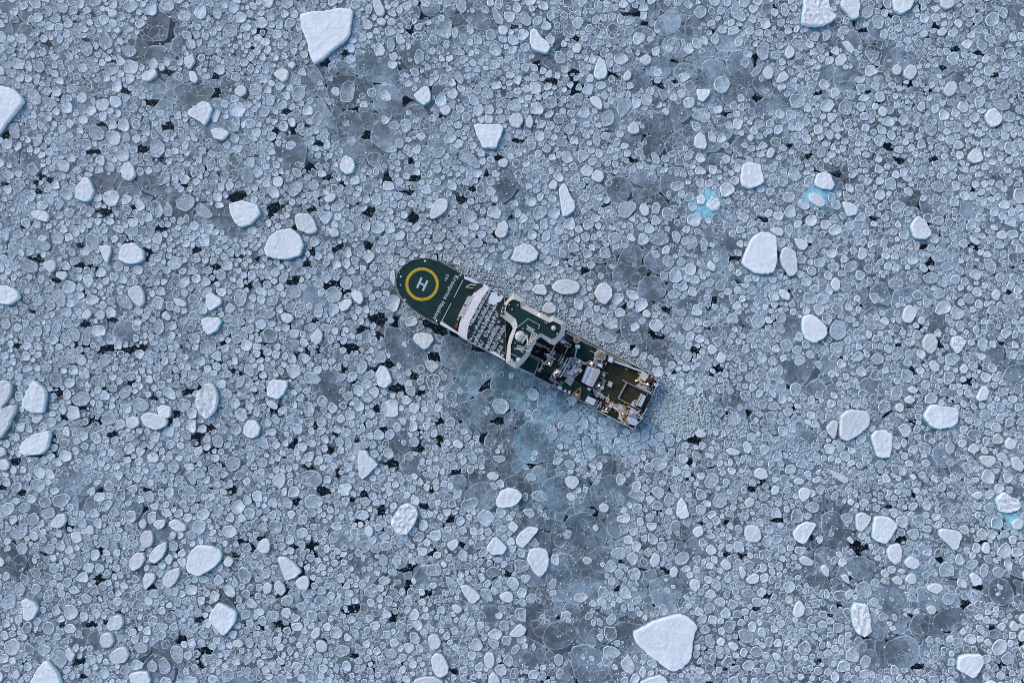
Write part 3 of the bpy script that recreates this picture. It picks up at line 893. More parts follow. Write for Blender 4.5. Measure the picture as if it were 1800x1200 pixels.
def ring_mesh(circ, th, rad, zs, ins, cols, jz, cz, zc_col, base_z):
    """stack of rings per piece. zs (n,R) heights, ins (n,R) inset in pixels, cols (n,R,3); returns verts (n,V,3), cols (n,V,3), face template"""
    n, K = rad.shape; R = zs.shape[1]
    V = np.zeros((n, R * K + 1, 3), np.float32); C = np.zeros((n, R * K + 1, 3), np.float32)
    for j in range(R):
        rr = np.maximum(rad - ins[:, j:j + 1] * np.minimum(1.0, rad / (rad.mean(1, keepdims=True) + 1e-6)), rad * .05)
        x = (circ[:, 0:1] - MG + np.cos(th) * rr - 900) * MPP
        y = (600 - (circ[:, 1:2] - MG + np.sin(th) * rr)) * MPP
        V[:, j * K:(j + 1) * K, 0] = x; V[:, j * K:(j + 1) * K, 1] = y
        V[:, j * K:(j + 1) * K, 2] = zs[:, j:j + 1] + (rng.normal(0, 1, (n, K)) * jz[:, j:j + 1] if j else 0)
        C[:, j * K:(j + 1) * K] = cols[:, j:j + 1]
    V[:, -1, 0] = (circ[:, 0] - MG - 900) * MPP; V[:, -1, 1] = (600 - (circ[:, 1] - MG)) * MPP; V[:, -1, 2] = cz
    C[:, -1] = zc_col
    a = np.arange(K); b = (a + 1) % K
    tris = []
    for j in range(R - 1):          # image y runs down, so this winding faces up
        o, p = j * K, (j + 1) * K
        tris += [np.stack([o + b, o + a, p + a], 1), np.stack([o + b, p + a, p + b], 1)]
    o = (R - 1) * K
    tris.append(np.stack([o + b, o + a, np.full(K, R * K)], 1))
    return V, C, np.concatenate(tris)

def make_mesh(name, V, C, T, material, smooth=True, flat=0):
    me = bpy.data.meshes.new(name)
    nv, nf = len(V), len(T)
    me.vertices.add(nv); me.vertices.foreach_set('co', np.ascontiguousarray(V, np.float32).ravel())
    me.loops.add(nf * 3); me.loops.foreach_set('vertex_index', np.ascontiguousarray(T, np.int32).ravel())
    me.polygons.add(nf); me.polygons.foreach_set('loop_start', np.arange(0, nf * 3, 3, dtype=np.int32))
    sm_ = np.full(nf, smooth, bool); sm_[:flat] = False      # the first faces are the side walls: crisp edges
    me.polygons.foreach_set('use_smooth', sm_)
    a = me.attributes.new('col', 'FLOAT_COLOR', 'POINT')
    c = np.ones((nv, 4), np.float32); c[:, :3] = C; a.data.foreach_set('color', c.ravel())
    me.materials.append(material)
    me.update(calc_edges=True)
    return me

def joined(name, V, C, T, material):
    n, nv = V.shape[:2]
    TT = (T[None] + (np.arange(n) * nv)[:, None, None]).reshape(-1, 3)
    o = bpy.data.objects.new(name, make_mesh(name, V.reshape(-1, 3), C.reshape(-1, 3), TT, material)); COL.objects.link(o)
    return o

def single(name, V, C, T, material, flat=0):
    org = np.array([V[:, 0].mean(), V[:, 1].mean(), 0], np.float32)
    o = bpy.data.objects.new(name, make_mesh(name, V - org, C, T, material, flat=flat)); o.location = org; COL.objects.link(o)
    return o

# hull at the waterline (photograph pixels of a point at sea level), kept free of ice
HULL_PX = [(815.7,484.2),(800,474.5),(773,459.5),(755,454.2),(740,453.8),(722,458.7),(708.5,467.7),(699.5,479),(695.9,491),(697.2,504.5),(702.5,518),(710,528.5),(725,543.5),(747.5,558.5),(770,569.7),
 (806,588.5),(824,599.5),(890,635.5),(920,651.5),(980,681.5),(1025,706),(1055,723.5),(1088,741),(1113.5,753.5),(1126,738),(1137,716),(1146,697),(1156,672),(1148,658),(1100,633.5),(1040,602),(995,578.5),(868.8,511)]
def _hz(i): return 11.5 if i <= 15 or i >= 32 else (9 if i in (16, 17, 31) else 6)
HULL_W = [((p[0] - 900) * (CAMH - _hz(i)) / CAMH + 900, (p[1] - 600) * (CAMH - _hz(i)) / CAMH + 600) for i, p in enumerate(HULL_PX)]

tint_teal = np.array([.24, .46, .52]); 
def local_colour(px, py, base, teal_amt=1.0, floor=None):
    t = np.clip(blob(TEAL, px, py), 0, 1)[:, None] * teal_amt
    return base * (1 - t) + (tint_teal[None] * (.72 + base.mean(1, keepdims=True))) * t

# ---- traced floes as polygons
def chaikin(P, it=2, q=.22):
    P = np.asarray(P, float)
    for _ in range(it):
        Q = np.roll(P, -1, 0)
        P = np.stack([P * (1 - q) + Q * q, P * q + Q * (1 - q)], 1).reshape(-1, 2)
    return P
def resample(P, n):
    Q = np.vstack([P, P[:1]]); d = np.r_[0, np.cumsum(np.hypot(*(np.diff(Q, axis=0).T)))]
    t = np.linspace(0, d[-1], n, endpoint=False)
    return np.stack([np.interp(t, d, Q[:, 0]), np.interp(t, d, Q[:, 1])], 1)

traced = []
for (ox, oy), rows in FLOES.items():
    for row in rows.strip().splitlines():
        f = row.split('|')
        P = np.array([tuple(map(float, q.split(','))) for q in f[1].split()]) / 3 + np.array([ox, oy])
        a = np.sum(P[:, 0] * np.roll(P[:, 1], -1) - np.roll(P[:, 0], -1) * P[:, 1])
        if a < 0: P = P[::-1]
        traced.append(dict(b=float(f[0]), P=P, c=P.mean(0), area=abs(a) / 2, phrase=f[2] if len(f) > 2 else None))
sheets = []
for row in SHEETS.strip().splitlines():
    f = row.split('|'); dk, tl = map(float, f[0].split(','))
    sheets.append(dict(dark=dk, teal=tl, P=np.array([tuple(map(float, q.split(','))) for q in f[1].split()])))

leads = [tuple(map(float, q.split(','))) for q in LEADS.split()]

# ---- layer 1: thin grey sheets
pk1 = Pack()
pk1.poly(np.array(HULL_W) + MG, -2, 40)
for x, y, a, b, g in leads: pk1.ellipse(x + MG, y + MG, a * (.82 if x < 900 else .72), b * (.74 if x < 900 else .55), g, -3, 30)
for i, s in enumerate(sheets): pk1.poly(s['P'] + MG, 100000 + i, 40)
def acc1(px, py, r):
    bare = bare_at(px, py)
    return (r < 15) | (rng.random(len(px)) < bare * 1.6)
def bare_at(px, py):
    return np.maximum(blob(BARE, px, py), np.clip(smooth_noise(px, py, 170, 77) * 1.5 - 1.0, 0, .5))
def open_at(px, py):
    """how loose the pack is: more black gaps left of the ship and below her, tight at the top and right"""
    return np.clip(.28 + .55 * np.exp(-((px - 420) / 420) ** 2 - ((py - 620) / 420) ** 2) + .28 * smooth_noise(px, py, 240, 3), .05, .95)
c1 = fill(pk1, [(34, 14), (27, 60), (21, 200), (16, 420), (12.5, 900), (9.5, 1800), (7, 2600), (5, 2000)], 0, acc1, 40)
opn = open_at(c1[:, 0] - MG, c1[:, 1] - MG) * (1 - .8 * np.clip(bare_at(c1[:, 0] - MG, c1[:, 1] - MG), 0, 1))
over1 = np.where(rng.random(len(c1)) < opn, rng.uniform(.3, 1.5, len(c1)), rng.uniform(-1.6, -.2, len(c1)))
# here and there a whole sheet is missing and open water shows between the pancakes
COARSE = rng.random((400, 520))
def chance(px, py, cell=13):
    return COARSE[((py + 400) / cell).astype(int) % 400, ((px + 400) / cell).astype(int) % 520]
keep1 = (rng.random(len(c1)) > opn * .22) | (c1[:, 2] > 9.5)
K1 = 26
th1, rad1 = outlines(pk1, c1, 0, K1, 2.1, .5, .25, .12, over=over1, soft=.12, chords=3)
# slush filling the joints between the sheets: the same cells, grown past their borders but not into the open leads
th0, rad0 = outlines(pk1, c1, 0, 12, 2.1, .5, .2, .05, over=np.where(rng.random(len(c1)) < opn * .55, .6, -3.0), soft=.2)
c0_, th0, rad0 = c1[keep1], th0[keep1], rad0[keep1]
c1, th1, rad1 = c1[keep1], th1[keep1], rad1[keep1]
def crush_cap(px, py):
    cap = np.full(px.shape, 99., np.float32)
    for cx, cy, rx, ry, m, g in CRUSH:
        c, s = math.cos(math.radians(g)), math.sin(math.radians(g))
        u = ((px - cx) * c + (py - cy) * s) / rx; v = (-(px - cx) * s + (py - cy) * c) / ry
        cap = np.where(u * u + v * v < 1 + .25 * smooth_noise(px, py, 30, 9), np.minimum(cap, m), cap)
    return cap
def sheet_colours(px, py, dark, teal=None):
    v = .295 + .04 * smooth_noise(px, py, 420, 21) + rng.normal(0, .045, len(px)) - .045 * dark
    v = np.where(crush_cap(px, py) < 90, .36, v)
    base = np.stack([v * .80, v * 1.0, v * 1.12], 1)
    out = local_colour(px, py, base, .8)
    if teal is not None:
        t = teal[:, None]; out = out * (1 - t) + tint_teal[None] * (.45 + base.mean(1, keepdims=True)) * t
    return out
def sheet_rings(circ, th, rad, col, z):
    n = len(circ)
    zs = np.stack([np.full(n, -.06), z, z + .055, z + .01], 1)
    w = np.clip(rad.mean(1) * .12, .5, 1.3)
    ins = np.stack([np.zeros(n), np.full(n, .15), w * .55, w * 1.9], 1)
    k = rng.uniform(.45, .8, (n, 1)); rim = col * (1 - k) + np.array([.66, .76, .80]) * k
    cols = np.stack([col * .75, rim * .93, rim, col], 1)
    jz = np.stack([np.zeros(n), np.full(n, .012), np.full(n, .02), np.full(n, .01)], 1)
    return ring_mesh(circ, th, rad, zs, ins, cols, jz, z + .02, col, -.06)

px1, py1 = c1[:, 0] - MG, c1[:, 1] - MG
col1 = sheet_colours(px1, py1, np.clip(bare_at(px1, py1), 0, 1) * .8)
z1 = rng.uniform(.05, .14, len(c1))
V1, C1, T1 = sheet_rings(c1, th1, rad1, col1, z1)
n0 = len(c0_); cs0 = col1 * rng.uniform(.40, .66, (n0, 1)); z0_ = rng.uniform(.012, .034, n0)
V0, C0, T0 = ring_mesh(c0_, th0, rad0, np.stack([np.full(n0, -.05), z0_], 1), np.stack([np.zeros(n0), np.full(n0, .2)], 1), np.stack([cs0, cs0], 1), np.zeros((n0, 2)), z0_ + .004, cs0, -.05)
tag(joined('slush_ice', V0, C0, T0, M_BRASH), 'grey slush filling the joints between the ice sheets', 'slush', kind='stuff')
area1 = (rad1 ** 2).mean(1)
inframe1 = (px1 > 8) & (px1 < 1792) & (py1 > 8) & (py1 < 1192)

# traced sheets, outline scalloped like sheets grown together from pancakes
sheet_single = []
for i, s in enumerate(sheets):
    P = resample(chaikin(s['P'], 1, .2), 64); c = P.mean(0)
    d = P - c; th = np.arctan2(d[:, 1], d[:, 0])[None]; rd = np.hypot(d[:, 0], d[:, 1])[None]
    ph = rng.uniform(0, 6.28, 3); k = np.arange(64) / 64 * 6.283
    rd = rd * (1.03 + .06 * np.abs(np.sin(k * 4.5 + ph[0])) + .05 * np.sin(k * 3 + ph[2]) + .03 * np.abs(np.sin(k * 9 + ph[1])) + rng.normal(0, .012, 64)[None])
    cc = np.array([[c[0] + MG, c[1] + MG, rd.mean()]])
    col = sheet_colours(np.array([c[0]]), np.array([c[1]]), np.array([s['dark']]), np.array([s['teal'] * .7]))
    V, C, T = sheet_rings(cc, th, rd, col, np.array([.15 + .004 * (i % 7)]))
    # winding: outline order follows increasing angle only for clockwise-on-screen traces
    if np.sum(P[:, 0] * np.roll(P[:, 1], -1) - np.roll(P[:, 0], -1) * P[:, 1]) < 0: T = T[:, ::-1]
    sheet_single.append((single('thin_ice_sheet', V[0], C[0], T, M_SHEET), c, float(rd.mean()), s))

# ---- layer 2: pancakes between the traced floes
pk2 = Pack()
pk2.poly(np.array(HULL_W) + MG, -2, 40)
for x, y, a, b, g in leads: pk2.ellipse(x + MG, y + MG, a * (.74 if x < 900 else .64), b * (.66 if x < 900 else .48), g, -3, 25)
for i, f in enumerate(traced): pk2.poly(f['P'] + MG, 200000 + i, 25)
# turquoise ice awash beside three floes: the floe it belongs to, outline in photograph pixels
AWASH = [('lumpy white floe over turquoise ice', [(1219, 358), (1222, 345), (1232, 334), (1247, 325), (1258, 334), (1268, 350), (1270, 366), (1262, 384), (1244, 394), (1228, 388), (1219, 374)]),
         ('white dome floe over turquoise ledge', [(1411, 330), (1420, 318), (1428, 322), (1462, 335), (1466, 345), (1455, 356), (1452, 368), (1440, 372), (1420, 366), (1406, 352)]),
         ('lumpy bright floe near right edge', [(1746, 884), (1752, 898), (1765, 903), (1768, 918), (1776, 930), (1792, 932), (1800, 916), (1796, 896), (1790, 900), (1766, 902)])]
for _, P in AWASH: pk2.poly((np.array(P, float) - np.mean(P, 0)) * .62 + np.mean(P, 0) + MG, 300000, 20)
smax_map = None
def acc2(px, py, r):
    bare = bare_at(px, py)
    p = 1 - np.clip(bare * 1.9, 0, .96) * (1.0 if r > 3.4 else .95)
    big = np.clip(.55 + .9 * smooth_noise(px, py, 230, 33), .06, 1) if r > 6.2 else 1.0
    return (chance(px, py) < p) & (rng.random(len(px)) < big) & (r * .9 < crush_cap(px, py))
c2 = fill(pk2, [(12.5, 40), (10.8, 130), (9.2, 380), (7.8, 800), (6.6, 1300), (5.6, 1900), (4.7, 2300), (3.9, 2600), (3.2, 2600), (2.6, 2600), (2.0, 2200)], 0, acc2, 24, .74)
K2 = 16
th2, rad2 = outlines(pk2, c2, 0, K2, 1.85, .34, .38, .08, soft=.06, chords=6)
px2, py2 = c2[:, 0] - MG, c2[:, 1] - MG
n2 = len(c2)
r2 = rad2.mean(1)
bright = np.clip(rng.normal(.47, .13, n2) + .06 * smooth_noise(px2, py2, 300, 41) + .04 * smooth_noise(px2, py2, 90, 43) + np.where(r2 > 5.5, rng.random(n2) ** 3 * .2, 0), .24, .8)
frost = (rng.random(n2) < np.where(r2 > 4.2, 0.30, .13) * (1 + .8 * smooth_noise(px2, py2, 210, 51)))
bright = np.where(frost, rng.uniform(.66, .90, n2), bright)
capm = crush_cap(px2, py2)
bright = np.where(capm < 90, np.clip(bright * rng.uniform(.82, 1.2, n2), .22, .8), bright)
base2 = np.where(frost[:, None], np.stack([bright * .92, bright * 1.0, bright * 1.0], 1), np.stack([bright * .83, bright * 1.0, bright * 1.05], 1))
col2 = local_colour(px2, py2, base2, .65)
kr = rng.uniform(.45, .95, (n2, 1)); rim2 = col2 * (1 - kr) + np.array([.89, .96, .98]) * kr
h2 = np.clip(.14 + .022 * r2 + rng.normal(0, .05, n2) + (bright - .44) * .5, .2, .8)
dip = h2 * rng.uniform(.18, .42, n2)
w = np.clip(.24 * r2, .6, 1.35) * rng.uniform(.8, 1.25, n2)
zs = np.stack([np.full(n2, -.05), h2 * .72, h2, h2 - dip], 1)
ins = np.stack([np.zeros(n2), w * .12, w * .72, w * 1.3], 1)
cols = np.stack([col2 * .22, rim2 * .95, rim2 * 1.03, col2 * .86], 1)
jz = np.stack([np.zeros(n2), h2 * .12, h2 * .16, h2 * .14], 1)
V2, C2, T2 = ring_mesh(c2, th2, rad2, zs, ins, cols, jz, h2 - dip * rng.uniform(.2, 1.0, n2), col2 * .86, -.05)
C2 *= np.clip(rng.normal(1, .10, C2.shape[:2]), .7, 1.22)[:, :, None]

# ---- layer 3: crumbs of brash floating in the open leads and in the wake
cr = []
for x, y, a, b, g in leads:
    for _ in range(int(a * b * .13) + 2):
        t = rng.uniform(0, 6.283); q = math.sqrt(rng.random())
        u, v = a * q * math.cos(t), b * q * math.sin(t)
        c, s = math.cos(math.radians(g)), math.sin(math.radians(g))
        cr.append((x + u * c - v * s + MG, y + u * s + v * c + MG, rng.uniform(.5, 1.5), rng.uniform(.05, .26)))
for cx, cy, rx, ry, m, g in CRUSH:
    for _ in range(int(rx * ry * (.55 if cx < 1240 else .25))):
        t = rng.uniform(0, 6.283); q = math.sqrt(rng.random())
        u, v = rx * q * math.cos(t), ry * q * math.sin(t)
        c, s = math.cos(math.radians(g)), math.sin(math.radians(g))
        cr.append((cx + u * c - v * s + MG, cy + u * s + v * c + MG, rng.uniform(.7, 2.1), rng.uniform(.42, .86)))
free = np.flatnonzero((pk2.D.ravel() > .9) & (pk2.L.ravel() != -2))
for q in rng.choice(free, min(4200, len(free)), replace=False):      # frosty chips lying between the pancakes
    y_, x_ = q // GW, q % GW
    if pk2.L[y_, x_] != -3: cr.append((x_, y_, rng.uniform(.7, 1.9), rng.uniform(.45, .92)))
cr = np.array(cr, np.float32)
ix = np.clip(cr[:, 0].astype(int), 0, GW - 1); iy = np.clip(cr[:, 1].astype(int), 0, GH - 1)
cr = cr[(pk2.L[iy, ix] != -2) | (pk2.D[iy, ix] > 1.5)]
n3 = len(cr)
th3 = rng.uniform(0, 6.28, (n3, 1)) + np.arange(6)[None] * (6.2832 / 6) + rng.uniform(-.35, .35, (n3, 6))
rad3 = cr[:, 2:3] * rng.uniform(.7, 1.25, (n3, 6))
col3 = local_colour(cr[:, 0] - MG, cr[:, 1] - MG, np.stack([cr[:, 3] * .88, cr[:, 3] * .98, cr[:, 3] * 1.06], 1), .5)
wake = (blob([(1180, 715, 62, 55, 1.0)], cr[:, 0] - MG, cr[:, 1] - MG) * rng.uniform(.15, .75, len(cr)))[:, None]  # floodlight on the ice astern, painted in as a pale yellow-green tint
col3 = col3 * (1 - wake) + col3.mean(1, keepdims=True) * np.array([1.16, 1.27, 1.12]) * wake
h3 = np.where(cr[:, 3] > .28, rng.uniform(.3, .62, n3), rng.uniform(.04, .12, n3))
V3, C3, T3 = ring_mesh(cr[:, :3], th3, rad3, np.stack([np.full(n3, -.04), h3], 1), np.stack([np.zeros(n3), np.full(n3, .22)], 1),
                       np.stack([col3 * .8, col3], 1), np.stack([np.zeros(n3), h3 * .18], 1), h3 * 1.1, col3, -.04)
tag(joined('brash_ice', V3, C3, T3, M_BRASH), 'fine crumbs of brash ice in the leads and the wake', 'brash ice', kind='stuff')

# ------------------------------------------------------------------ traced floes: snow-covered floes and large pancakes
def fnoise(x, y, s, seed):
    return smooth_noise(np.asarray(x), np.asarray(y), s, seed)
M_LEDGE = mat('submerged_ice', (.10, .30, .36), rough=.25, vary=.25, vscale=.4)
M_AQUA = ice_mat('awash_turquoise_ice', .5, .08, .35, .3, .3, .8, .6, .25, rough=.4)
floe_objs = []
for i, f in enumerate(traced):
    b = f['b']; size = math.sqrt(f['area'])             # pixels
    n = 60 if size > 22 else 36
    P = resample(chaikin(f['P'], 1, .12) if b > .88 else chaikin(chaikin(f['P'], 1, .18), 1, .24), n)
    c = P.mean(0)
    k = np.arange(n) / n * 6.283
    jit = 1 + .014 * np.sin(k * 7 + i) + .012 * np.sin(k * 4 + i * 2.3) + rng.normal(0, .012, n)
    d = (P - c) * jit[:, None] * .985
    snow = b >= .735
    hgt = (.45 + .028 * size + .35 * (b - .5)) if snow else (.26 + .014 * size)
    hgt = min(hgt, 1.75)
    lum = 1.9 if f['phrase'] and ('lumpy' in f['phrase'] or 'rugged' in f['phrase'] or 'ridged' in f['phrase'] or 'cracked' in f['phrase']) else 1.0
    smoothf = .35 if f['phrase'] and ('smooth' in f['phrase'] or 'huge' in f['phrase'] or 'largest' in f['phrase']) else 1.0
    rm = np.hypot(d[:, 0], d[:, 1]).mean()
    if snow:
        v = .60 + .34 * (b - .6) / .4
        top = np.minimum(np.array([v * .965, v * 1.0, v * .98]), .95)
        e = [(0, -.12), (.0, .5), (.2, .82), (.6, 1.0), (1.7, 1.04), (.13 * rm + 2.0, .97)] + [(1.9 + (rm * .95 - 1.9) * t_, .97) for t_ in (.28, .42, .56, .70, .84)]
        shade = [np.array([.30, .44, .50]), top * .86, top * 1.02, np.minimum(top * 1.08, .97), np.minimum(top * 1.05, .97), top * .98] + [top * .97] * 5
    else:
        v = .30 + .62 * (b - .40)
        top = np.array([v * .86, v * 1.0, v * 1.06]); rim = top * .35 + np.array([.76, .81, .86]) * .65
        e = [(0, -.1), (.15, .7), (.55, .98), (1.0, 1.02), (1.9, .80), (.35 * rm + 1.2, .74), (.65 * rm + .8, .82)]
        shade = [top * .6, rim * .88, rim, rim, top, top * 1.02, top]
        t = float(np.clip(blob(TEAL, np.array([c[0]]), np.array([c[1]])), 0, 1)[0]) * .5
        shade = [s * (1 - t) + tint_teal * (.6 + v) * t for s in shade]
    V = []; C = []
    ang = rng.uniform(0, 6.28)
    for (inset, zf), sh in zip(e, shade):
        sc = np.maximum(1 - inset / np.hypot(d[:, 0], d[:, 1]).clip(1), .06) if inset < 3 else np.full(n, max(1 - inset / rm, .04))
        q = c + d * sc[:, None]
        z = np.full(n, zf * hgt)
        if zf > .5:
            amp = hgt * (.06 if snow else .10) * (lum * 2 if lum > 1 else 1) * smoothf
            z = z + amp * (fnoise(q[:, 0], q[:, 1], 13, 60 + i % 9) * .7 + fnoise(q[:, 0], q[:, 1], 5, 80 + i % 7) * .5)
            if lum > 1.5: z = z + .22 * hgt * np.sin((q[:, 0] * math.cos(ang) + q[:, 1] * math.sin(ang)) / 4.6 + fnoise(q[:, 0], q[:, 1], 22, 3)) ** 2
            z = z + (((q - c) @ np.array([math.cos(ang), math.sin(ang)])) / rm) * hgt * (.10 if snow else .05)
        V.append(np.stack([(q[:, 0] - 900) * MPP, (600 - q[:, 1]) * MPP, z], 1))
        C.append(np.tile(sh, (n, 1)))
    V.append(np.array([[(c[0] - 900) * MPP, (600 - c[1]) * MPP, V[-1][:, 2].mean()]])); C.append(shade[-1][None])
    a = np.arange(n); bb = (a + 1) % n; T = []
    for j in range(len(e) - 1):
        o, p = j * n, (j + 1) * n
        T += [np.stack([o + bb, o + a, p + a], 1), np.stack([o + bb, p + a, p + bb], 1)]
    o = (len(e) - 1) * n; T.append(np.stack([o + bb, o + a, np.full(n, len(e) * n)], 1))
    T = np.concatenate(T)
    ob = single('snow_floe' if snow else 'pancake_floe', np.vstack(V), np.vstack(C), T, M_SNOW if snow else M_PAN, flat=6 * n if snow else 2 * n)
    floe_objs.append((ob, c, size, b, f['phrase'], snow))
    if snow and b >= .9 and size > 14:                 # sea-green foot of the floe just awash at the waterline
        g = rng.uniform(.9, 2.2)
        Q0 = c + d; Q1 = c + d * (1 + g / np.hypot(d[:, 0], d[:, 1]))[:, None] + np.array([rng.uniform(-.2, .7), rng.uniform(.2, 1.0)])
        vv = [((q[0] - 900) * MPP - ob.location.x, (600 - q[1]) * MPP - ob.location.y, .21) for q in Q0] + [((q[0] - 900) * MPP - ob.location.x, (600 - q[1]) * MPP - ob.location.y, .165) for q in Q1] \
           + [((q[0] - 900) * MPP - ob.location.x, (600 - q[1]) * MPP - ob.location.y, -.08) for q in Q1]
        ff = [((a + 1) % n, a, n + a, n + (a + 1) % n)[::-1] for a in range(n)] + [(n + (a + 1) % n, n + a, 2 * n + a, 2 * n + (a + 1) % n)[::-1] for a in range(n)]
        mesh_obj('submerged_foot', vv, ff, M_LEDGE, ob)

for name, P in AWASH:
    ob = next(t[0] for t in floe_objs if t[4] == name)
    Q = resample(chaikin(np.array(P, float), 2), 40); cq = Q.mean(0); vv = []; nq = len(Q)
    for k_, z in ((1.0, -.1), (.97, .15), (.80, .19), (.42, .24)):
        for q in cq + (Q - cq) * (k_ * (1 + .10 * np.sin(np.arange(nq) * .94 + 1)[:, None] + .07 * np.sin(np.arange(nq) * 1.73)[:, None] + rng.normal(0, .03, (nq, 1)))): vv.append(((q[0] - 900) * MPP - ob.location.x, (600 - q[1]) * MPP - ob.location.y, z + (rng.normal(0, .03) if z > 0 else 0)))
    vv.append(((cq[0] - 900) * MPP - ob.location.x, (600 - cq[1]) * MPP - ob.location.y, .26))
    a_ = np.sum(Q[:, 0] * np.roll(Q[:, 1], -1) - np.roll(Q[:, 0], -1) * Q[:, 1])
    ff = [(j * nq + (q + 1) % nq, j * nq + q, (j + 1) * nq + q, (j + 1) * nq + (q + 1) % nq) for j in range(3) for q in range(nq)] + [(3 * nq + (q + 1) % nq, 3 * nq + q, 4 * nq) for q in range(nq)]
    if a_ < 0: ff = [f_[::-1] for f_ in ff]
    ring_c = [np.array([.22, .34, .40]), np.array([.30, .44, .51]), np.array([.28, .53, .61]), np.array([.32, .70, .77])]
    cv = np.concatenate([np.tile(c_, (nq, 1)) * np.clip(rng.normal(1, .12, (nq, 1)), .7, 1.3) for c_ in ring_c] + [ring_c[-1][None]])
    mesh_obj('turquoise_foot', vv, ff, M_AQUA, ob, smooth=True, cols=cv)

# ---- the largest of the packed pancakes and sheets are single things, the rest are joined
def in_view(px, py, m=6): return (px > m) & (px < 1800 - m) & (py > m) & (py < 1200 - m)
n_traced_pan = sum(1 for t in floe_objs if not t[5])
order = np.argsort(-(r2 * in_view(px2, py2)))[:max(0, 292 - n_traced_pan)]
pick = np.zeros(n2, bool); pick[order] = True
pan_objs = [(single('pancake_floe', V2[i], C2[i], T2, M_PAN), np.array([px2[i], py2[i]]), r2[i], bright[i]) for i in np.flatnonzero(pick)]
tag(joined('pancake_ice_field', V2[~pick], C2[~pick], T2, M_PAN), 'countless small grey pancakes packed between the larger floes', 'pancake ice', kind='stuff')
order = np.argsort(-(area1 * in_view(px1, py1)))[:200]
pick1 = np.zeros(len(c1), bool); pick1[order] = True
for i in np.flatnonzero(pick1):
    sheet_single.append((single('thin_ice_sheet', V1[i], C1[i], T1, M_SHEET), np.array([px1[i], py1[i]]), float(math.sqrt(area1[i])), None))
tag(joined('thin_ice_field', V1[~pick1], C1[~pick1], T1, M_SHEET), 'thin grey ice grown together under the pancakes', 'thin ice', kind='stuff')

# ------------------------------------------------------------------ ice beyond the picture, all round, as one sheet with a hole
hx, hy = (900 + MG - 4) * MPP, (600 + MG - 4) * MPP
o_ = [(-B, -B, .03), (B, -B, .03), (B, B, .03), (-B, B, .03), (-hx, -hy, .03), (hx, -hy, .03), (hx, hy, .03), (-hx, hy, .03)]
tag(mesh_obj('pack_ice_beyond', o_, [(0, 1, 5, 4), (1, 2, 6, 5), (2, 3, 7, 6), (3, 0, 4, 7)], M_SHEET, cols=np.tile([.34, .41, .46], (8, 1))), kind='structure')

# ------------------------------------------------------------------ labels: landmark floes by their shape, every other piece by its place beside one
marks = [(t[1], t[4]) for t in floe_objs if t[4]] + [(np.array([925., 600.]), "ship's bridge"), (np.array([741., 500.]), "ship's helideck"), (np.array([1100., 690.]), "ship's working deck")]
mp = np.array([m[0] for m in marks])
DIRS = ['right of', 'lower right of', 'below', 'lower left of', 'left of', 'upper left of', 'above', 'upper right of']
ORD = ['', 'second', 'third', 'fourth', 'fifth', 'sixth', 'seventh', 'eighth', 'ninth', 'tenth', 'eleventh', 'twelfth']
def place_labels(items, cat, group):
    """items: (object, centre, words for how it looks)"""
    seen = {}; rows = []
    for ob, c, look in items:
        dv = mp - c; dist = np.hypot(dv[:, 0], dv[:, 1]); k = int(np.argmin(dist))
        v = c - mp[k]; s = int(((math.degrees(math.atan2(v[1], v[0])) + 382.5) % 360) // 45)
        rows.append((dist[k], ob, look, DIRS[s], marks[k][1]))
    rows.sort(key=lambda r: r[0])
    for _, ob, look, dr, name in rows:
        key = (look, dr, name); j = seen.get(key, 0); seen[key] = j + 1
        tag(ob, (('next' if j == 0 else ORD[min(j, 11)]) + ' ' + look + ' ' + dr + ' the ' + name) if j else look + ' close ' + dr + ' the ' + name, cat, group)
def tone(b): return 'bright' if b > .82 else 'pale'
def bulk(s): return 'tiny' if s < 11 else ('small' if s < 15 else ('mid-size' if s < 22 else 'large'))
for ob, c, size, b, ph, snow in floe_objs:
    if ph: tag(ob, ph if len(ph.split()) > 3 else ph + ' in the pack', 'ice floe', 'snow-covered floes')
place_labels([(ob, c, bulk(size) + ' ' + tone(b) + ' snowy floe') for ob, c, size, b, ph, snow in floe_objs if snow and not ph], 'ice floe', 'snow-covered floes')
place_labels([(ob, c, bulk(size) + ' grey pancake') for ob, c, size, b, ph, snow in floe_objs if not snow]
             + [(ob, c, ('dull' if br < .46 else 'frosty') + ' round pancake') for ob, c, r, br in pan_objs], 'pancake ice', 'large pancakes of ice')
place_labels([(ob, c, ('dark' if (s and s['dark'] > .5) else 'grey') + ' thin sheet') for ob, c, r, s in sheet_single], 'thin ice', 'thin sheets of grey ice')
# ================================================================== the ship
HEAD = math.radians(151.9)                         # bow direction in the world
SO = wx(920, 600, 8.0)                             # ship's origin, amidships
ship = bpy.data.objects.new('research_ship', None); COL.objects.link(ship)
ship.location = (SO[0], SO[1], 0); ship.rotation_euler = (0, 0, HEAD)
ship.empty_display_size = 5
tag(ship, 'dark green and white icebreaking research ship with helideck, lying in the pack ice', 'ship')
_c, _s = math.cos(-HEAD), math.sin(-HEAD)
def to_ship(X, Y):
    X -= SO[0]; Y -= SO[1]
    return (X * _c - Y * _s, X * _s + Y * _c)
def L(px, py, z):
    """photograph pixel of a point known to stand z metres up -> ship coordinates (x forward, y to port)"""
    return to_ship(*wx(px, py, z))
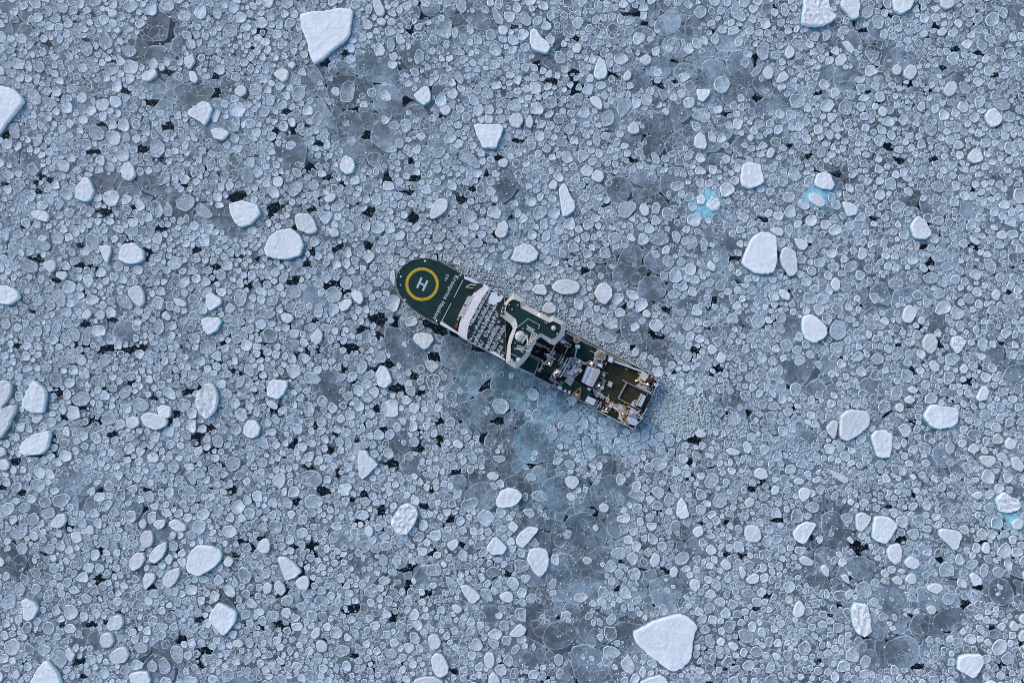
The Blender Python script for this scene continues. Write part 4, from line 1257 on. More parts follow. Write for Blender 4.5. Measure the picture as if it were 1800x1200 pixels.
# enlarged windows of the photograph the plan was measured in: left, top, magnification
WIN = {'1': (680, 440, 6.668), '2': (780, 480, 10), '3': (860, 500, 6.667), '4': (940, 570, 8), '5': (1000, 600, 6.315), '6': (680, 430, 3.333),
       'A': (880, 560, 15), 'B': (930, 590, 16), 'C': (980, 580, 15), 'D': (970, 640, 15), 'E': (1080, 630, 15), 'F': (1040, 680, 14.12), 'G': (800, 500, 8.575)}
def W(w, z, *pts):
    ox, oy, m = WIN[w]
    return [L(ox + x / m, oy + y / m, z) for x, y in pts]
PX = lambda n, z: n * MPP * (CAMH - z) / CAMH      # a length of n photograph pixels at height z

class MB:
    def __init__(s): s.v = []; s.f = []
    def quad(s, *p):
        o = len(s.v); s.v += list(p); s.f.append(tuple(range(o, o + len(p)))); return s
    def prism(s, pts, z0, z1, inset_bottom=0.0):
        n = len(pts); a = sum(pts[i][0] * pts[(i + 1) % n][1] - pts[(i + 1) % n][0] * pts[i][1] for i in range(n))
        if a < 0: pts = pts[::-1]
        cx = sum(p[0] for p in pts) / n; cy = sum(p[1] for p in pts) / n; k = 1 - inset_bottom
        o = len(s.v)
        s.v += [(cx + (x - cx) * k, cy + (y - cy) * k, z0) for x, y in pts] + [(x, y, z1) for x, y in pts]
        s.f += [(o + i, o + (i + 1) % n, o + n + (i + 1) % n, o + n + i) for i in range(n)] + [tuple(range(o + n, o + 2 * n)), tuple(range(o + n - 1, o - 1, -1))]
        return s
    def bar(s, p, q, w, z0, z1, dz=0.0):
        dx, dy = q[0] - p[0], q[1] - p[1]; l = math.hypot(dx, dy) or 1; nx, ny = -dy / l * w / 2, dx / l * w / 2
        o = len(s.v)
        for z in (z0, z1):
            s.v += [(p[0] + nx, p[1] + ny, z), (p[0] - nx, p[1] - ny, z), (q[0] - nx, q[1] - ny, z + dz), (q[0] + nx, q[1] + ny, z + dz)]
        s.f += [(o, o + 1, o + 5, o + 4), (o + 1, o + 2, o + 6, o + 5), (o + 2, o + 3, o + 7, o + 6), (o + 3, o, o + 4, o + 7), (o + 4, o + 5, o + 6, o + 7), (o + 3, o + 2, o + 1, o)]
        return s
    def box(s, c, sx, sy, z0, z1, rot=0.0):
        ca, sa = math.cos(rot), math.sin(rot)
        return s.prism([(c[0] + x * ca - y * sa, c[1] + x * sa + y * ca) for x, y in ((-sx / 2, -sy / 2), (sx / 2, -sy / 2), (sx / 2, sy / 2), (-sx / 2, sy / 2))], z0, z1)
    def cyl(s, c, r, z0, z1, n=16, r1=None):
        r1 = r if r1 is None else r1; o = len(s.v)
        s.v += [(c[0] + r * math.cos(6.2832 * i / n), c[1] + r * math.sin(6.2832 * i / n), z0) for i in range(n)]
        s.v += [(c[0] + r1 * math.cos(6.2832 * i / n), c[1] + r1 * math.sin(6.2832 * i / n), z1) for i in range(n)]
        s.f += [(o + i, o + (i + 1) % n, o + n + (i + 1) % n, o + n + i) for i in range(n)] + [tuple(range(o + n, o + 2 * n)), tuple(range(o + n - 1, o - 1, -1))]
        return s
    def tube(s, p, q, r, n=6):
        p, q = Vector(p), Vector(q); d = (q - p)
        if d.length < 1e-6: return s
        t = d.to_track_quat('Z', 'Y'); o = len(s.v)
        for c in (p, q):
            for i in range(n):
                s.v.append(tuple(c + t @ Vector((r * math.cos(6.2832 * i / n), r * math.sin(6.2832 * i / n), 0))))
        s.f += [(o + i, o + (i + 1) % n, o + n + (i + 1) % n, o + n + i) for i in range(n)] + [tuple(range(o + n, o + 2 * n)), tuple(range(o + n - 1, o - 1, -1))]
        return s
    def path(s, pts, r, n=6):
        for a, b in zip(pts, pts[1:]): s.tube(a, b, r, n)
        return s
    def ball(s, c, r, n=18, m=10, squash=1.0):
        o = len(s.v)
        for j in range(1, m):
            a = math.pi * j / m
            for i in range(n): s.v.append((c[0] + r * math.sin(a) * math.cos(6.2832 * i / n), c[1] + r * math.sin(a) * math.sin(6.2832 * i / n), c[2] + r * squash * math.cos(a)))
        t = len(s.v); s.v += [(c[0], c[1], c[2] + r * squash), (c[0], c[1], c[2] - r * squash)]
        for j in range(m - 2):
            for i in range(n): s.f.append((o + j * n + i, o + (j + 1) * n + i, o + (j + 1) * n + (i + 1) % n, o + j * n + (i + 1) % n))
        for i in range(n):
            s.f.append((t, o + i, o + (i + 1) % n)); s.f.append((t + 1, o + (m - 2) * n + (i + 1) % n, o + (m - 2) * n + i))
        return s
    def ring(s, c, r0, r1, z0, z1, n=64):
        o = len(s.v)
        for r, z in ((r1, z0), (r1, z1), (r0, z1), (r0, z0)):
            s.v += [(c[0] + r * math.cos(6.2832 * i / n), c[1] + r * math.sin(6.2832 * i / n), z) for i in range(n)]
        for j in range(4):
            k = (j + 1) % 4
            s.f += [(o + j * n + i, o + j * n + (i + 1) % n, o + k * n + (i + 1) % n, o + k * n + i) for i in range(n)]
        return s
    def build(s, name, m, parent=None, smooth=False):
        return mesh_obj(name, s.v, s.f, m, ship if parent is None else parent, smooth)

G_DECK = mat('deck_green', (.008, .038, .034), .75, vary=.42, vscale=.3, bump=.2, bscale=3)
G_DECK2 = mat('deck_green_dull', (.010, .032, .027), .75, vary=.45, vscale=.35, bump=.2)
O_DECK = mat('deck_timber_olive', (.036, .036, .014), .6, vary=.55, vscale=.22, bump=.3, bscale=2)
HULLM = mat('hull_paint', (.014, .035, .035), .4, vary=.3)
CREAM = mat('paint_cream', (.60, .55, .50), .5, vary=.08, vscale=.8)
WHITE = mat('paint_white', (.63, .63, .64), .45, vary=.10, vscale=.7)
GREYP = mat('paint_grey', (.30, .32, .34), .5, vary=.3, vscale=1.2)
DGREY = mat('steel_dark', (.035, .038, .042), .5, vary=.4)
RUST = mat('engine_red', (.05, .012, .010), .6, vary=.5, vscale=1.0)
REDP = mat('rescue_red', (.42, .035, .02), .4)
ORNG = mat('frame_orange', (.50, .22, .05), .45, vary=.2)
YELL = mat('deck_yellow', (.52, .35, .015), .5, vary=.4, vscale=1.4)
PAINT = mat('deck_marking_white', (.50, .56, .56), .55, vary=.1, vscale=2)
SNOWP = mat('snow_lying', (.74, .77, .82), .8, vary=.08, vscale=.8, bump=.5, bscale=2)
ROPE = mat('rope_tan', (.42, .33, .22), .8, vary=.4, vscale=2)
LILAC = mat('paint_frosted', (.60, .58, .62), .6, vary=.12, vscale=.6)
GLASS = mat('wheelhouse_glass', (.05, .045, .045), .12)
LAMP_W = mat('lamp_lit', (1, .9, .7), emit=(1, .86, .6), estr=6)
BLUEG = mat('pipe_blue_white', (.50, .58, .68), .5, vary=.2, vscale=1.5)

# ---- hull: forecastle stands to 11.5 m, the after part to 5 m
ZH, ZS, ZB, ZA, ZM, ZW = 11.5, 15.0, 22.0, 13.0, 8.6, 5.0
hull_pts = [L(p[0], p[1], ZH if i <= 15 or i >= 32 else (9 if i in (16, 17, 31) else 6)) for i, p in enumerate(HULL_PX)]
MB().prism(hull_pts, -1.6, ZW - .06, .035).build('hull', HULLM)
bow = [L(p[0], p[1], ZH) for p in HULL_PX[:16]]
fore_aft = W('2', ZH, (258, 1075)) + W('2', ZH, (300, 700), (560, 320), (720, 205))
bow_poly = bow + fore_aft
MB().prism(bow_poly, ZW - .05, ZH, .03).build('forecastle', HULLM)
# helideck plates: split along the seam under the white line
k1, k2 = W('1', ZH, (905, 300), (618, 858))
fwd = [L(p[0], p[1], ZH) for p in HULL_PX[1:15]]
def shrink(pts, k):
    cx = sum(p[0] for p in pts) / len(pts); cy = sum(p[1] for p in pts) / len(pts)
    return [(cx + (x - cx) * k, cy + (y - cy) * k) for x, y in pts]
hd = MB().prism(shrink([k1] + fwd + [k2], .972), ZH + .005, ZH + .14).build('helideck', G_DECK)
MB().prism(shrink([W('1', ZH, (902, 318))[0], W('1', ZH, (630, 842))[0], W('1', ZH, (815, 935))[0], W('2', ZH, (270, 860))[0], W('2', ZH, (330, 700))[0], W('2', ZH, (430, 480))[0], W('2', ZH, (650, 215))[0]], .985), ZH + .005, ZH + .10).build('foredeck', G_DECK2)
zt = ZH + .145
hc = W('1', zt, (413, 396))[0]
MB().ring(hc, PX(24.2, zt), PX(29.4, zt), zt, zt + .004, 72).build('landing_circle', YELL, hd)
# dashes inside the ring
dsh = MB()
for i in range(36):
    a = 6.2832 * i / 36; r = PX(26.8, zt); a2 = a + .09
    dsh.bar((hc[0] + r * math.cos(a), hc[1] + r * math.sin(a)), (hc[0] + r * math.cos(a2), hc[1] + r * math.sin(a2)), .16, zt + .0045, zt + .008)
dsh.build('circle_dashes', mat('deck_yellow_pale', (.75, .62, .18), .5), hd)
hm = MB(); A = lambda *p: W('1', zt, *p)
p, q = A((408, 318), (354, 440)); hm.bar(p, q, PX(3.8, zt), zt, zt + .004)
p, q = A((476, 354), (420, 474)); hm.bar(p, q, PX(3.8, zt), zt, zt + .004)
p, q = A((390, 383), (442, 410)); hm.bar(p, q, PX(3.2, zt), zt + .0005, zt + .0045)
hm.build('letter_h', PAINT, hd)
for a_, b_ in (((893, 345), (786, 553)), ((753, 617), (640, 835))):
    p, q = A(a_, b_); MB().bar(p, q, PX(1.3, zt), zt, zt + .004).build('painted_line', PAINT, hd)

def lettering(text, p, q, size, name, z):
    """flat painted word running from p to q (ship coordinates), stretched to fit"""
    cu = bpy.data.curves.new(name, 'FONT'); cu.body = text; cu.size = size; cu.align_x = 'LEFT'; cu.offset = size * .024; cu.space_character = 1.12
    t = bpy.data.objects.new(name + '_outline', cu); COL.objects.link(t)
    dg = bpy.context.evaluated_depsgraph_get(); dg.update()
    me = bpy.data.meshes.new_from_object(t.evaluated_get(dg)); me.name = name
    bpy.data.objects.remove(t)
    w = max(v.co.x for v in me.vertices); l = math.hypot(q[0] - p[0], q[1] - p[1])
    me.transform(Matrix.Diagonal((l / w, 1, 1, 1)))
    me.materials.clear(); me.materials.append(PAINT)
    o = bpy.data.objects.new(name, me); COL.objects.link(o); o.parent = hd
    o.location = (p[0], p[1], z); o.rotation_euler = (0, 0, math.atan2(q[1] - p[1], q[0] - p[0]))
    return o
p, q = A((805, 285), (540, 795)); lettering('Kronprins Haakon', p, q, 1.98, 'ship_name', zt + .002)
p, q = A((703, 270), (672, 352)); lettering('15.0 t', p, q, 1.45, 'load_mark', zt + .002)
for x, y, r in ((165, 308, 2.0), (163, 408, 1.3), (150, 262, .9)):
    MB().cyl(A((x, y))[0], PX(r, zt), zt, zt + .45, 12, PX(r * .8, zt)).build('mooring_cap', WHITE, hd)

# ---- safety net round the helideck: frame rails, brackets
net = MB(); outer = [L(900 + (p[0] - 900) * 1.0, p[1], ZH) for p in HULL_PX[1:15]]
rail_o = [(x, y, ZH + .45) for x, y in shrink(outer, 1.022)]; rail_i = [(x, y, ZH + .2) for x, y in shrink(outer, .992)]
net.path(rail_o, .10); net.path(rail_i, .08)
for i in range(len(rail_o) - 1):
    for t in (0, .33, .66):
        a = [rail_o[i][k] * (1 - t) + rail_o[i + 1][k] * t for k in range(3)]; b = [rail_i[i][k] * (1 - t) + rail_i[i + 1][k] * t for k in range(3)]
        net.tube(a, b, .06, 4)
net.build('safety_net_frame', GREYP)
def lamp(pt, z, energy, col=(1, .85, .6), size=.16, glow=True, r=.5):
    o = MB().ball((pt[0], pt[1], z), size, 8, 6).build('deck_lamp', LAMP_W)
    ld = bpy.data.lights.new('deck_lamp_light', 'POINT'); ld.energy = energy; ld.color = col; ld.shadow_soft_size = size * 1.2
    lo = bpy.data.objects.new('deck_lamp_light', ld); COL.objects.link(lo); lo.parent = ship; lo.location = (pt[0], pt[1], z + size * 1.5 + .15)
for x, y in ((447, 125), (862, 290), (212, 578), (580, 822)):
    lamp(A((x, y))[0], zt + .2, 7, (.9, 1, .45), .12)

# ---- foredeck: snow along the bulwarks, knuckle crane, rescue gear
MB().prism(W('1', ZH + .9, (632, 832), (655, 838), (838, 962), (835, 985), (622, 866)), ZH + .1, ZH + .9).build('bulwark_snow', SNOWP)
MB().prism(W('1', ZH + .9, (903, 300), (1000, 330), (1120, 395), (1105, 412), (1010, 378), (905, 330)), ZH + .1, ZH + .9).build('bulwark_snow', SNOWP)
cr_ = MB(); zz = ZH + 1.9
a, b, c = W('2', zz, (385, 245), (470, 200), (560, 215)); cr_.tube((*a, zz - .6), (*b, zz), .16); cr_.tube((*b, zz), (*c, zz + .2), .22); cr_.tube((*a, zz - .6), (W('2', zz, (520, 262))[0][0], W('2', zz, (520, 262))[0][1], zz), .14)
cr_.build('crane_jib', CREAM)
MB().prism(W('2', zz, (530, 190), (650, 170), (690, 230), (620, 250), (560, 300), (510, 260)), ZH + .1, zz).build('crane_housing', DGREY)
MB().prism(W('2', zz, (570, 270), (600, 275), (545, 335), (525, 325)), ZH + .1, zz - .3).build('rescue_locker', REDP)
MB().prism(W('2', zz, (215, 870), (250, 880), (235, 960), (190, 950)), ZH + .1, zz - .5).build('rescue_locker', REDP)
MB().prism(W('2', zz, (250, 760), (285, 775), (250, 840), (225, 820)), ZH + .1, zz - .5).build('locker', GREYP)

# ---- fore superstructure: cream deckhouse, curved sloping front of panels, upper deck under snow
z1_ = 13.2
dh = MB().prism(W('2', z1_, (425, 405), (540, 398), (470, 520), (405, 660), (345, 775), (250, 755)), ZH + .1, z1_).build('deckhouse', CREAM)
for x, y, r in ((372, 560, 1.5), (420, 545, .6), (350, 695, .6), (470, 520, .6), (370, 640, .5)):
    MB().cyl(W('2', z1_ + .3, (x, y))[0], PX(r, z1_), z1_ - .1, z1_ + .35, 10).build('roof_vent', DGREY, dh)
oc = [(720, 190), (640, 240), (545, 325), (475, 440), (415, 555), (355, 690), (300, 812), (266, 930), (255, 1075), (300, 1128)]
ic = [(815, 262), (752, 335), (690, 420), (622, 545), (560, 660), (505, 770), (455, 875), (428, 980), (412, 1100), (416, 1180)]
def dense(P, k=3):
    out = []
    for i in range(len(P) - 1):
        for j in range(k):
            t = j / k
            p0 = P[max(i - 1, 0)]; p1 = P[i]; p2 = P[i + 1]; p3 = P[min(i + 2, len(P) - 1)]
            out.append(tuple(.5 * (2 * p1[d] + (p2[d] - p0[d]) * t + (2 * p0[d] - 5 * p1[d] + 4 * p2[d] - p3[d]) * t * t + (3 * p1[d] - p0[d] - 3 * p2[d] + p3[d]) * t ** 3) for d in (0, 1)))
    return out + [P[-1]]
OC = W('2', 12.6, *dense(oc)); IC = W('2', ZS, *dense(ic))
body_front = W('2', 12.6, *dense(oc))
aft_st, aft_po = W('G', ZS, (745, 205))[0], W('G', ZS, (775, 1150))[0]
MB().prism(body_front + [aft_po, aft_st], ZW, 12.55).build('superstructure_lower', WHITE)
MB().prism(IC + [aft_po, aft_st], 12.5, ZS - .02).build('superstructure_upper', WHITE)
front = bpy.data.objects.new('sloping_front', None); COL.objects.link(front); front.parent = ship
for i in range(len(OC) - 1):
    t = .022
    o0 = [OC[i][d] * (1 - t) + OC[i + 1][d] * t for d in (0, 1)]; o1 = [OC[i][d] * t + OC[i + 1][d] * (1 - t) for d in (0, 1)]
    i0 = [IC[i][d] * (1 - t) + IC[i + 1][d] * t for d in (0, 1)]; i1 = [IC[i][d] * t + IC[i + 1][d] * (1 - t) for d in (0, 1)]
    m_ = MB(); m_.v = [(*o0, 12.6), (*o1, 12.6), (*i1, ZS + .25), (*i0, ZS + .25), (*o0, 12.4), (*o1, 12.4), (*i1, ZS + .0), (*i0, ZS + .0)]
    m_.f = [(0, 1, 2, 3), (4, 7, 6, 5), (0, 4, 5, 1), (1, 5, 6, 2), (2, 6, 7, 3), (3, 7, 4, 0)]
    m_.build('front_panel', LILAC, front)
ud_pts = [tuple(p) for p in shrink(IC + [aft_po, aft_st], .985)]
ud = MB().prism(ud_pts, ZS, ZS + .10).build('upper_deck', G_DECK2)
# fore-and-aft rows of snow lying between the deck battens
sn = MB(); zs_ = ZS + .1
ax = np.array([math.cos(math.radians(28.1)), math.sin(math.radians(28.1))]); pr = np.array([-ax[1], ax[0]])
def inside(P, x, y):
    r = False
    for i in range(len(P)):
        (x0, y0), (x1, y1) = P[i], P[(i + 1) % len(P)]
        if (y0 > y) != (y1 > y) and x < (x1 - x0) * (y - y0) / (y1 - y0) + x0: r = not r
    return r
deck_px = [(780 + x / 10, 480 + y / 10) for x, y in dense(ic)] + [(800 + x / 8.575, 500 + y / 8.575) for x, y in ((770, 1120), (700, 900), (760, 700), (690, 500), (640, 400), (650, 260), (690, 210))]
keep_out = [[(800 + x / 8.575, 500 + y / 8.575) for x, y in P] for P in ([(350, 810), (400, 760), (500, 815), (450, 885)], [(590, 560), (640, 490), (735, 540), (700, 610), (640, 600)], [(200, 640), (330, 560), (300, 690), (230, 830), (200, 800)])]
c0 = np.array([850., 560.])
rs = random.Random(5)
for row in range(-76, 76):
    v = row * 1.38
    u = -60.0
    while u < 60:
        seg = rs.uniform(3, 8); pt = c0 + ax * (u + seg / 2) + pr * v
        # cross battens every 11 px stay clear
        lo, hi = u, u + seg
        for cb in range(-66, 66, 11):
            if lo < cb < hi: hi = cb - .6
        ok = inside(deck_px, *pt) and not any(inside(K, *pt) for K in keep_out)
        dens = 1.12 + .3 * math.sin(pt[0] * .21 + pt[1] * .13) - .35 * max(0, (835 - pt[0]) / 22) - .3 * (1 if pt[1] > 610 and pt[0] < 846 else 0)
        if ok and hi - lo > .7 and rs.random() < dens:
            a, b = c0 + ax * lo + pr * v, c0 + ax * (hi - .35) + pr * v
            sn.bar(L(*a, zs_), L(*b, zs_), PX(rs.uniform(.7, 1.22), zs_), zs_ - .02, zs_ + rs.uniform(.08, .2))
        u += seg + rs.choice((.3, .4, .8, 1.6))
tag(sn.build('snow_strips', mat('snow_wet', (.56, .60, .65), .8, vary=.3, vscale=.6), ud), kind='stuff')
MB().prism(W('G', zs_ + .3, (545, 118), (620, 112), (728, 180), (690, 250), (640, 275), (600, 305), (540, 292), (498, 280)), zs_, zs_ + .28).build('snow_drift', SNOWP, ud)
MB().prism(W('G', zs_ + .3, (520, 1000), (600, 1010), (760, 1130), (740, 1145), (560, 1045)), zs_, zs_ + .2).build('snow_drift', SNOWP, ud)
MB().prism(W('G', zs_ + .5, (357, 810), (402, 768), (496, 820), (447, 880)), zs_, zs_ + .5).build('hatch', G_DECK, ud)
MB().cyl(W('G', zs_ + .3, (660, 565))[0], PX(6.5, zs_), zs_, zs_ + .2, 8).build('vent_base', DGREY, ud)
MB().cyl(W('G', zs_ + 1.2, (660, 562))[0], PX(2.8, zs_), zs_ + .2, zs_ + 1.2, 16, PX(2.4, zs_)).build('mushroom_vent', GREYP, ud)
MB().cyl(W('G', zs_ + .5, (653, 150))[0], PX(2.1, zs_), zs_, zs_ + .6, 14).build('dark_vent', DGREY, ud)
rl = MB(); e_ = [W('G', ZS + 1, p)[0] for p in ((215, 870), (400, 960), (600, 1060), (765, 1145))]
rl.path([(*p, ZS + 1.0) for p in e_], .06); rl.path([(*p, ZS + .5) for p in e_], .05)
rl.build('port_railing', WHITE, ud)
rl = MB(); e_ = [W('G', ZS + 1, p)[0] for p in ((430, 20), (600, 100), (735, 180))]
rl.path([(*p, ZS + 1.0) for p in e_], .06); rl.build('starboard_railing', WHITE, ud)

# ---- bridge: roof deck inside a sloping white parapet
BO = [(285, 100), (180, 215), (148, 280), (130, 365), (250, 462), (278, 512), (235, 612), (215, 700), (195, 915), (310, 985), (400, 920), (470, 830), (552, 650), (605, 612), (690, 668), (720, 695), (768, 712), (880, 600), (893, 530), (892, 450), (740, 362), (715, 392), (432, 240), (425, 185)]
BI = [(285, 168), (228, 205), (200, 255), (190, 310), (308, 400), (332, 470), (282, 618), (252, 710), (250, 885), (315, 905), (375, 860), (425, 800), (520, 620), (600, 568), (700, 622), (722, 640), (770, 628), (812, 582), (842, 520), (836, 470), (748, 428), (702, 447), (368, 272), (365, 205)]
ZO = 20.9
bo, bi = W('3', ZO, *BO), W('3', ZB + .5, *BI)
br = MB().prism(shrink(bo, .97), 12.4, ZO - .02).build('bridge_house', WHITE)
MB().prism(shrink(bi, 1.003), ZO - .3, ZB).build('bridge_roof_deck', G_DECK)
par = bpy.data.objects.new('bridge_parapet', None); COL.objects.link(par); par.parent = ship
for i in range(len(bo)):
    j = (i + 1) % len(bo)
    m_ = MB(); m_.v = [(*bo[i], ZO), (*bo[j], ZO), (*bi[j], ZB + .5), (*bi[i], ZB + .5), (*bo[i], ZO - .3), (*bo[j], ZO - .3), (*bi[j], ZB - .2), (*bi[i], ZB - .2)]
    m_.f = [(0, 1, 2, 3), (0, 4, 5, 1), (3, 2, 6, 7), (4, 7, 6, 5), (1, 5, 6, 2), (0, 3, 7, 4)]
    m_.build('parapet_panel', CREAM if i not in (4, 12, 13, 14) else WHITE, par)  # cooler white on aft and port-step panels puts their shade into the colour
for q4 in ([(165, 235), (195, 240), (188, 272), (158, 268)], [(152, 280), (186, 284), (184, 316), (148, 312)], [(142, 325), (180, 325), (172, 352), (136, 352)]):
    MB().prism(W('3', 22.2, *q4), 20.8, 22.2).build('wing_window', GLASS, par)
# wheelhouse windows, one pane after another round the house
hw = shrink(bo, .9735)
for i in range(len(hw)):
    p, q = hw[i], hw[(i + 1) % len(hw)]; ln = math.hypot(q[0] - p[0], q[1] - p[1]); n_ = max(1, int(ln / 1.9))
    for k in range(n_):
        t0, t1 = (k + .08) / n_, (k + .92) / n_
        MB().bar([p[d] * (1 - t0) + q[d] * t0 for d in (0, 1)], [p[d] * (1 - t1) + q[d] * t1 for d in (0, 1)], .12, 18.7, 20.1).build('window', GLASS, br)
# under-bridge walkway dark band in front of the house
MB().path([(*p, 16.2) for p in W('3', 16.2, (100, 300), (112, 380), (210, 470), (238, 520), (195, 620), (190, 760), (185, 860))], .12).build('walkway_rail', DGREY)
# radomes and aerials
def radome(w, x, y, r, z, name='radome', seams=0):
    c = W(w, z, (x, y))[0]; R = PX(r, z)
    o = MB().ball((*c, z), R, 24, 14).build(name, WHITE, smooth=True)
    MB().cyl(c, R * .55, ZB, z - R * .75, 12).build('pedestal', WHITE, o)
    if seams:
        sm = MB()
        for k in range(seams):
            a = 6.2832 * k / seams + .3
            sm.path([(c[0] + R * 1.004 * math.sin(t) * math.cos(a), c[1] + R * 1.004 * math.sin(t) * math.sin(a), z + R * 1.004 * math.cos(t)) for t in np.linspace(.05, 1.5, 9)], .045, 4)
        sm.build('seam', DGREY, o)
    return o
radome('A', 520, 465, 9.7, 25.2, seams=6)
radome('A', 1395, 247, 4.3, 24.0)
radome('A', 478, 1085, 4.6, 23.8)
for x, y, r in ((300, 1087, 1.6), (1492, 400, 1.7), (850, 637, 1.5), (590, 262, 1.2), (385, 640, 1.2), (1170, 105, 1.0), (1215, 122, 1.0)):
    radome('A', x, y, r, 23.4, 'satellite_dome')
for x, y in ((235, 235), (335, 240), (290, 172), (268, 292)):
    c = W('3', 23, (x, y))[0]; MB().cyl(c, .3, ZB, 23.0, 10, .2).build('aerial_base', WHITE)
rr_ = MB(); P = [(*p, 23.0) for p in W('A', 23.0, (420, 245), (725, 5), (1032, 168), (990, 275))]
rr_.path(P, .09); P2 = [(*p, 23.0) for p in W('A', 23.0, (285, 920), (440, 1005))]; rr_.path(P2, .09)
for p in P + P2: rr_.tube(p, (p[0], p[1], ZB), .06)
rr_.build('roof_railing', WHITE)
# lattice mast with two radar platforms
mast = bpy.data.objects.new('mast', None); COL.objects.link(mast); mast.parent = ship
def T(name, pts, r, m=CREAM):
    mb = MB(); mb.path([(*W('A', z, (x, y))[0], z) for x, y, z in pts], r); return mb.build(name, m, mast)
T('mast_leg', [(690, 425, 24), (722, 690, 31)], .26, WHITE)
T('mast_leg', [(840, 355, 23), (740, 690, 31)], .20); T('mast_leg', [(905, 385, 23), (755, 690, 31)], .20)
T('mast_leg', [(600, 805, 23), (735, 600, 31)], .20); T('mast_leg', [(680, 810, 23), (760, 620, 31)], .20)
T('mast_leg', [(770, 830, 22.2), (800, 600, 32)], .17); T('mast_leg', [(960, 405, 22.2), (810, 620, 32)], .17)
T('mast_ring_rail', [(960, 395, 29), (935, 470, 29), (930, 600, 29), (880, 690, 29), (765, 830, 29), (740, 860, 29), (660, 845, 29)], .12)
T('yard', [(690, 170, 29), (900, 385, 29), (965, 400, 29)], .16); T('yard', [(360, 782, 28), (430, 798, 28), (665, 828, 28), (735, 858, 28)], .16)
T('cross_brace', [(830, 360, 26), (930, 480, 28)], .09); T('cross_brace', [(600, 800, 26), (700, 640, 27)], .12); T('cross_brace', [(820, 600, 30), (930, 470, 28)], .09)
T('cross_brace', [(740, 540, 27), (880, 420, 26)], .09); T('cross_brace', [(640, 730, 26), (780, 760, 28)], .09)
T('cross_brace', [(565, 650, 27), (680, 460, 27)], .2, WHITE)
T('aerial_stay', [(850, 637, 29), (905, 660, 29), (1080, 750, 27)], .06)
for q4, z in (([(735, 200), (905, 290), (815, 370), (680, 280)], 27.5), ([(440, 695), (605, 745), (600, 800), (425, 790)], 26.5)):
    MB().prism(W('A', z, *q4), z - .12, z).build('radar_platform', GREYP, mast)
    P = [(*p, z + .9) for p in W('A', z + .9, *q4)]; m_ = MB(); m_.path(P + P[:1], .07)
    for p in P: m_.tube(p, (p[0], p[1], z), .05)
    m_.build('platform_rail', CREAM, mast)
T('radar_scanner', [(760, 240, 28.6), (850, 330, 28.6)], .16, WHITE); T('radar_scanner', [(470, 800, 27.6), (600, 890, 27.6)], .16, WHITE)
# ---- casing abaft the bridge: port deck, machinery well, funnel beams
MB().prism(W('3', ZA, (462, 828), (592, 892), (532, 1062), (335, 978)), ZW, ZA).build('casing_port', WHITE)
MB().prism(W('3', ZA + .1, (464, 836), (584, 895), (527, 1050), (350, 972)), ZA + .004, ZA + .1).build('casing_deck', G_DECK)
well = MB().prism(W('A', 8.0, (940, 600), (1290, 800), (1130, 1090), (760, 930)), ZW, 8.0).build('machinery_well', RUST)
rs = random.Random(21)
for k in range(9):
    x, y = rs.uniform(880, 1180), rs.uniform(720, 1010)
    a, b = W('A', 8.8, (x, y), (x + rs.uniform(-60, 120), y + rs.uniform(-30, 110)))
    MB().tube((*a, 8.3), (*b, 8.3 + rs.uniform(0, .8)), rs.uniform(.15, .4), 8).build('exhaust_pipe', rs.choice((RUST, DGREY, RUST, GREYP)), well)
p, q = W('A', 14, (950, 625), (1285, 808)); MB().bar(p, q, PX(2.2, 14), 8, 14).build('casing_wall', GREYP)
p, q = W('A', 13.5, (760, 935), (1120, 1105)); MB().bar(p, q, PX(1.8, 13.5), ZW, 13.4).build('casing_wall', GREYP)
p, q = W('A', 15, (905, 660), (1080, 750)); MB().tube((*p, 18), (*q, 15), .1).build('stay_wire', CREAM)
MB().prism(W('B', 9, (600, 240), (700, 300), (560, 420), (480, 420), (430, 640), (400, 700), (330, 680), (560, 380)), ZW, 9).build('casing_block', DGREY)
MB().prism(W('B', 7.2, (860, 210), (1085, 325), (950, 510), (700, 320)), ZW, 7.2).build('winch_well', RUST)
MB().prism(W('C', 7.4, (230, 150), (405, 210), (395, 335), (205, 300)), ZW, 7.4).build('boat_bay', DGREY)
MB().prism(W('B', 11, (870, 180), (960, 110), (1030, 150), (1000, 230)), ZW, 11).build('boat_bay_block', WHITE)
# small decks stepping down aft
MB().prism(W('B', 10.5, (690, 440), (900, 510), (820, 705), (655, 640)), ZW, 10.5).build('platform_deck', G_DECK2)
MB().prism(W('B', 9.4, (450, 830), (600, 880), (690, 720), (900, 760), (870, 860), (650, 1120), (330, 960)), ZW, 9.4).build('platform_deck', G_DECK2)
MB().prism(W('B', 10.4, (440, 740), (500, 690), (560, 560), (690, 700), (610, 870), (430, 790)), ZW, 10.4).build('grating_block', CREAM)
g_ = MB()
for k in range(7):
    p, q = W('B', 10.6, (470 + k * 22, 770 - k * 28), (600 + k * 14, 840 - k * 34)); g_.bar(p, q, .16, 10.42, 10.6)
g_.build('grating_bars', DGREY)
for pts, r, z in (([(640, 590), (740, 420)], .12, 11.5), ([(800, 700), (830, 720), (930, 510)], .1, 11.4), ([(830, 780), (870, 780), (990, 560)], .14, 11.2), ([(910, 780), (890, 870)], .1, 10.4), ([(980, 270), (1090, 330), (1000, 520)], .12, 9.2), ([(1010, 180), (1150, 240)], .2, 9.4), ([(1020, 250), (1140, 330), (1190, 240)], .16, 9.4)):
    MB().path([(*p, z) for p in W('B', z, *pts)], r).build('pipe_rail', CREAM)
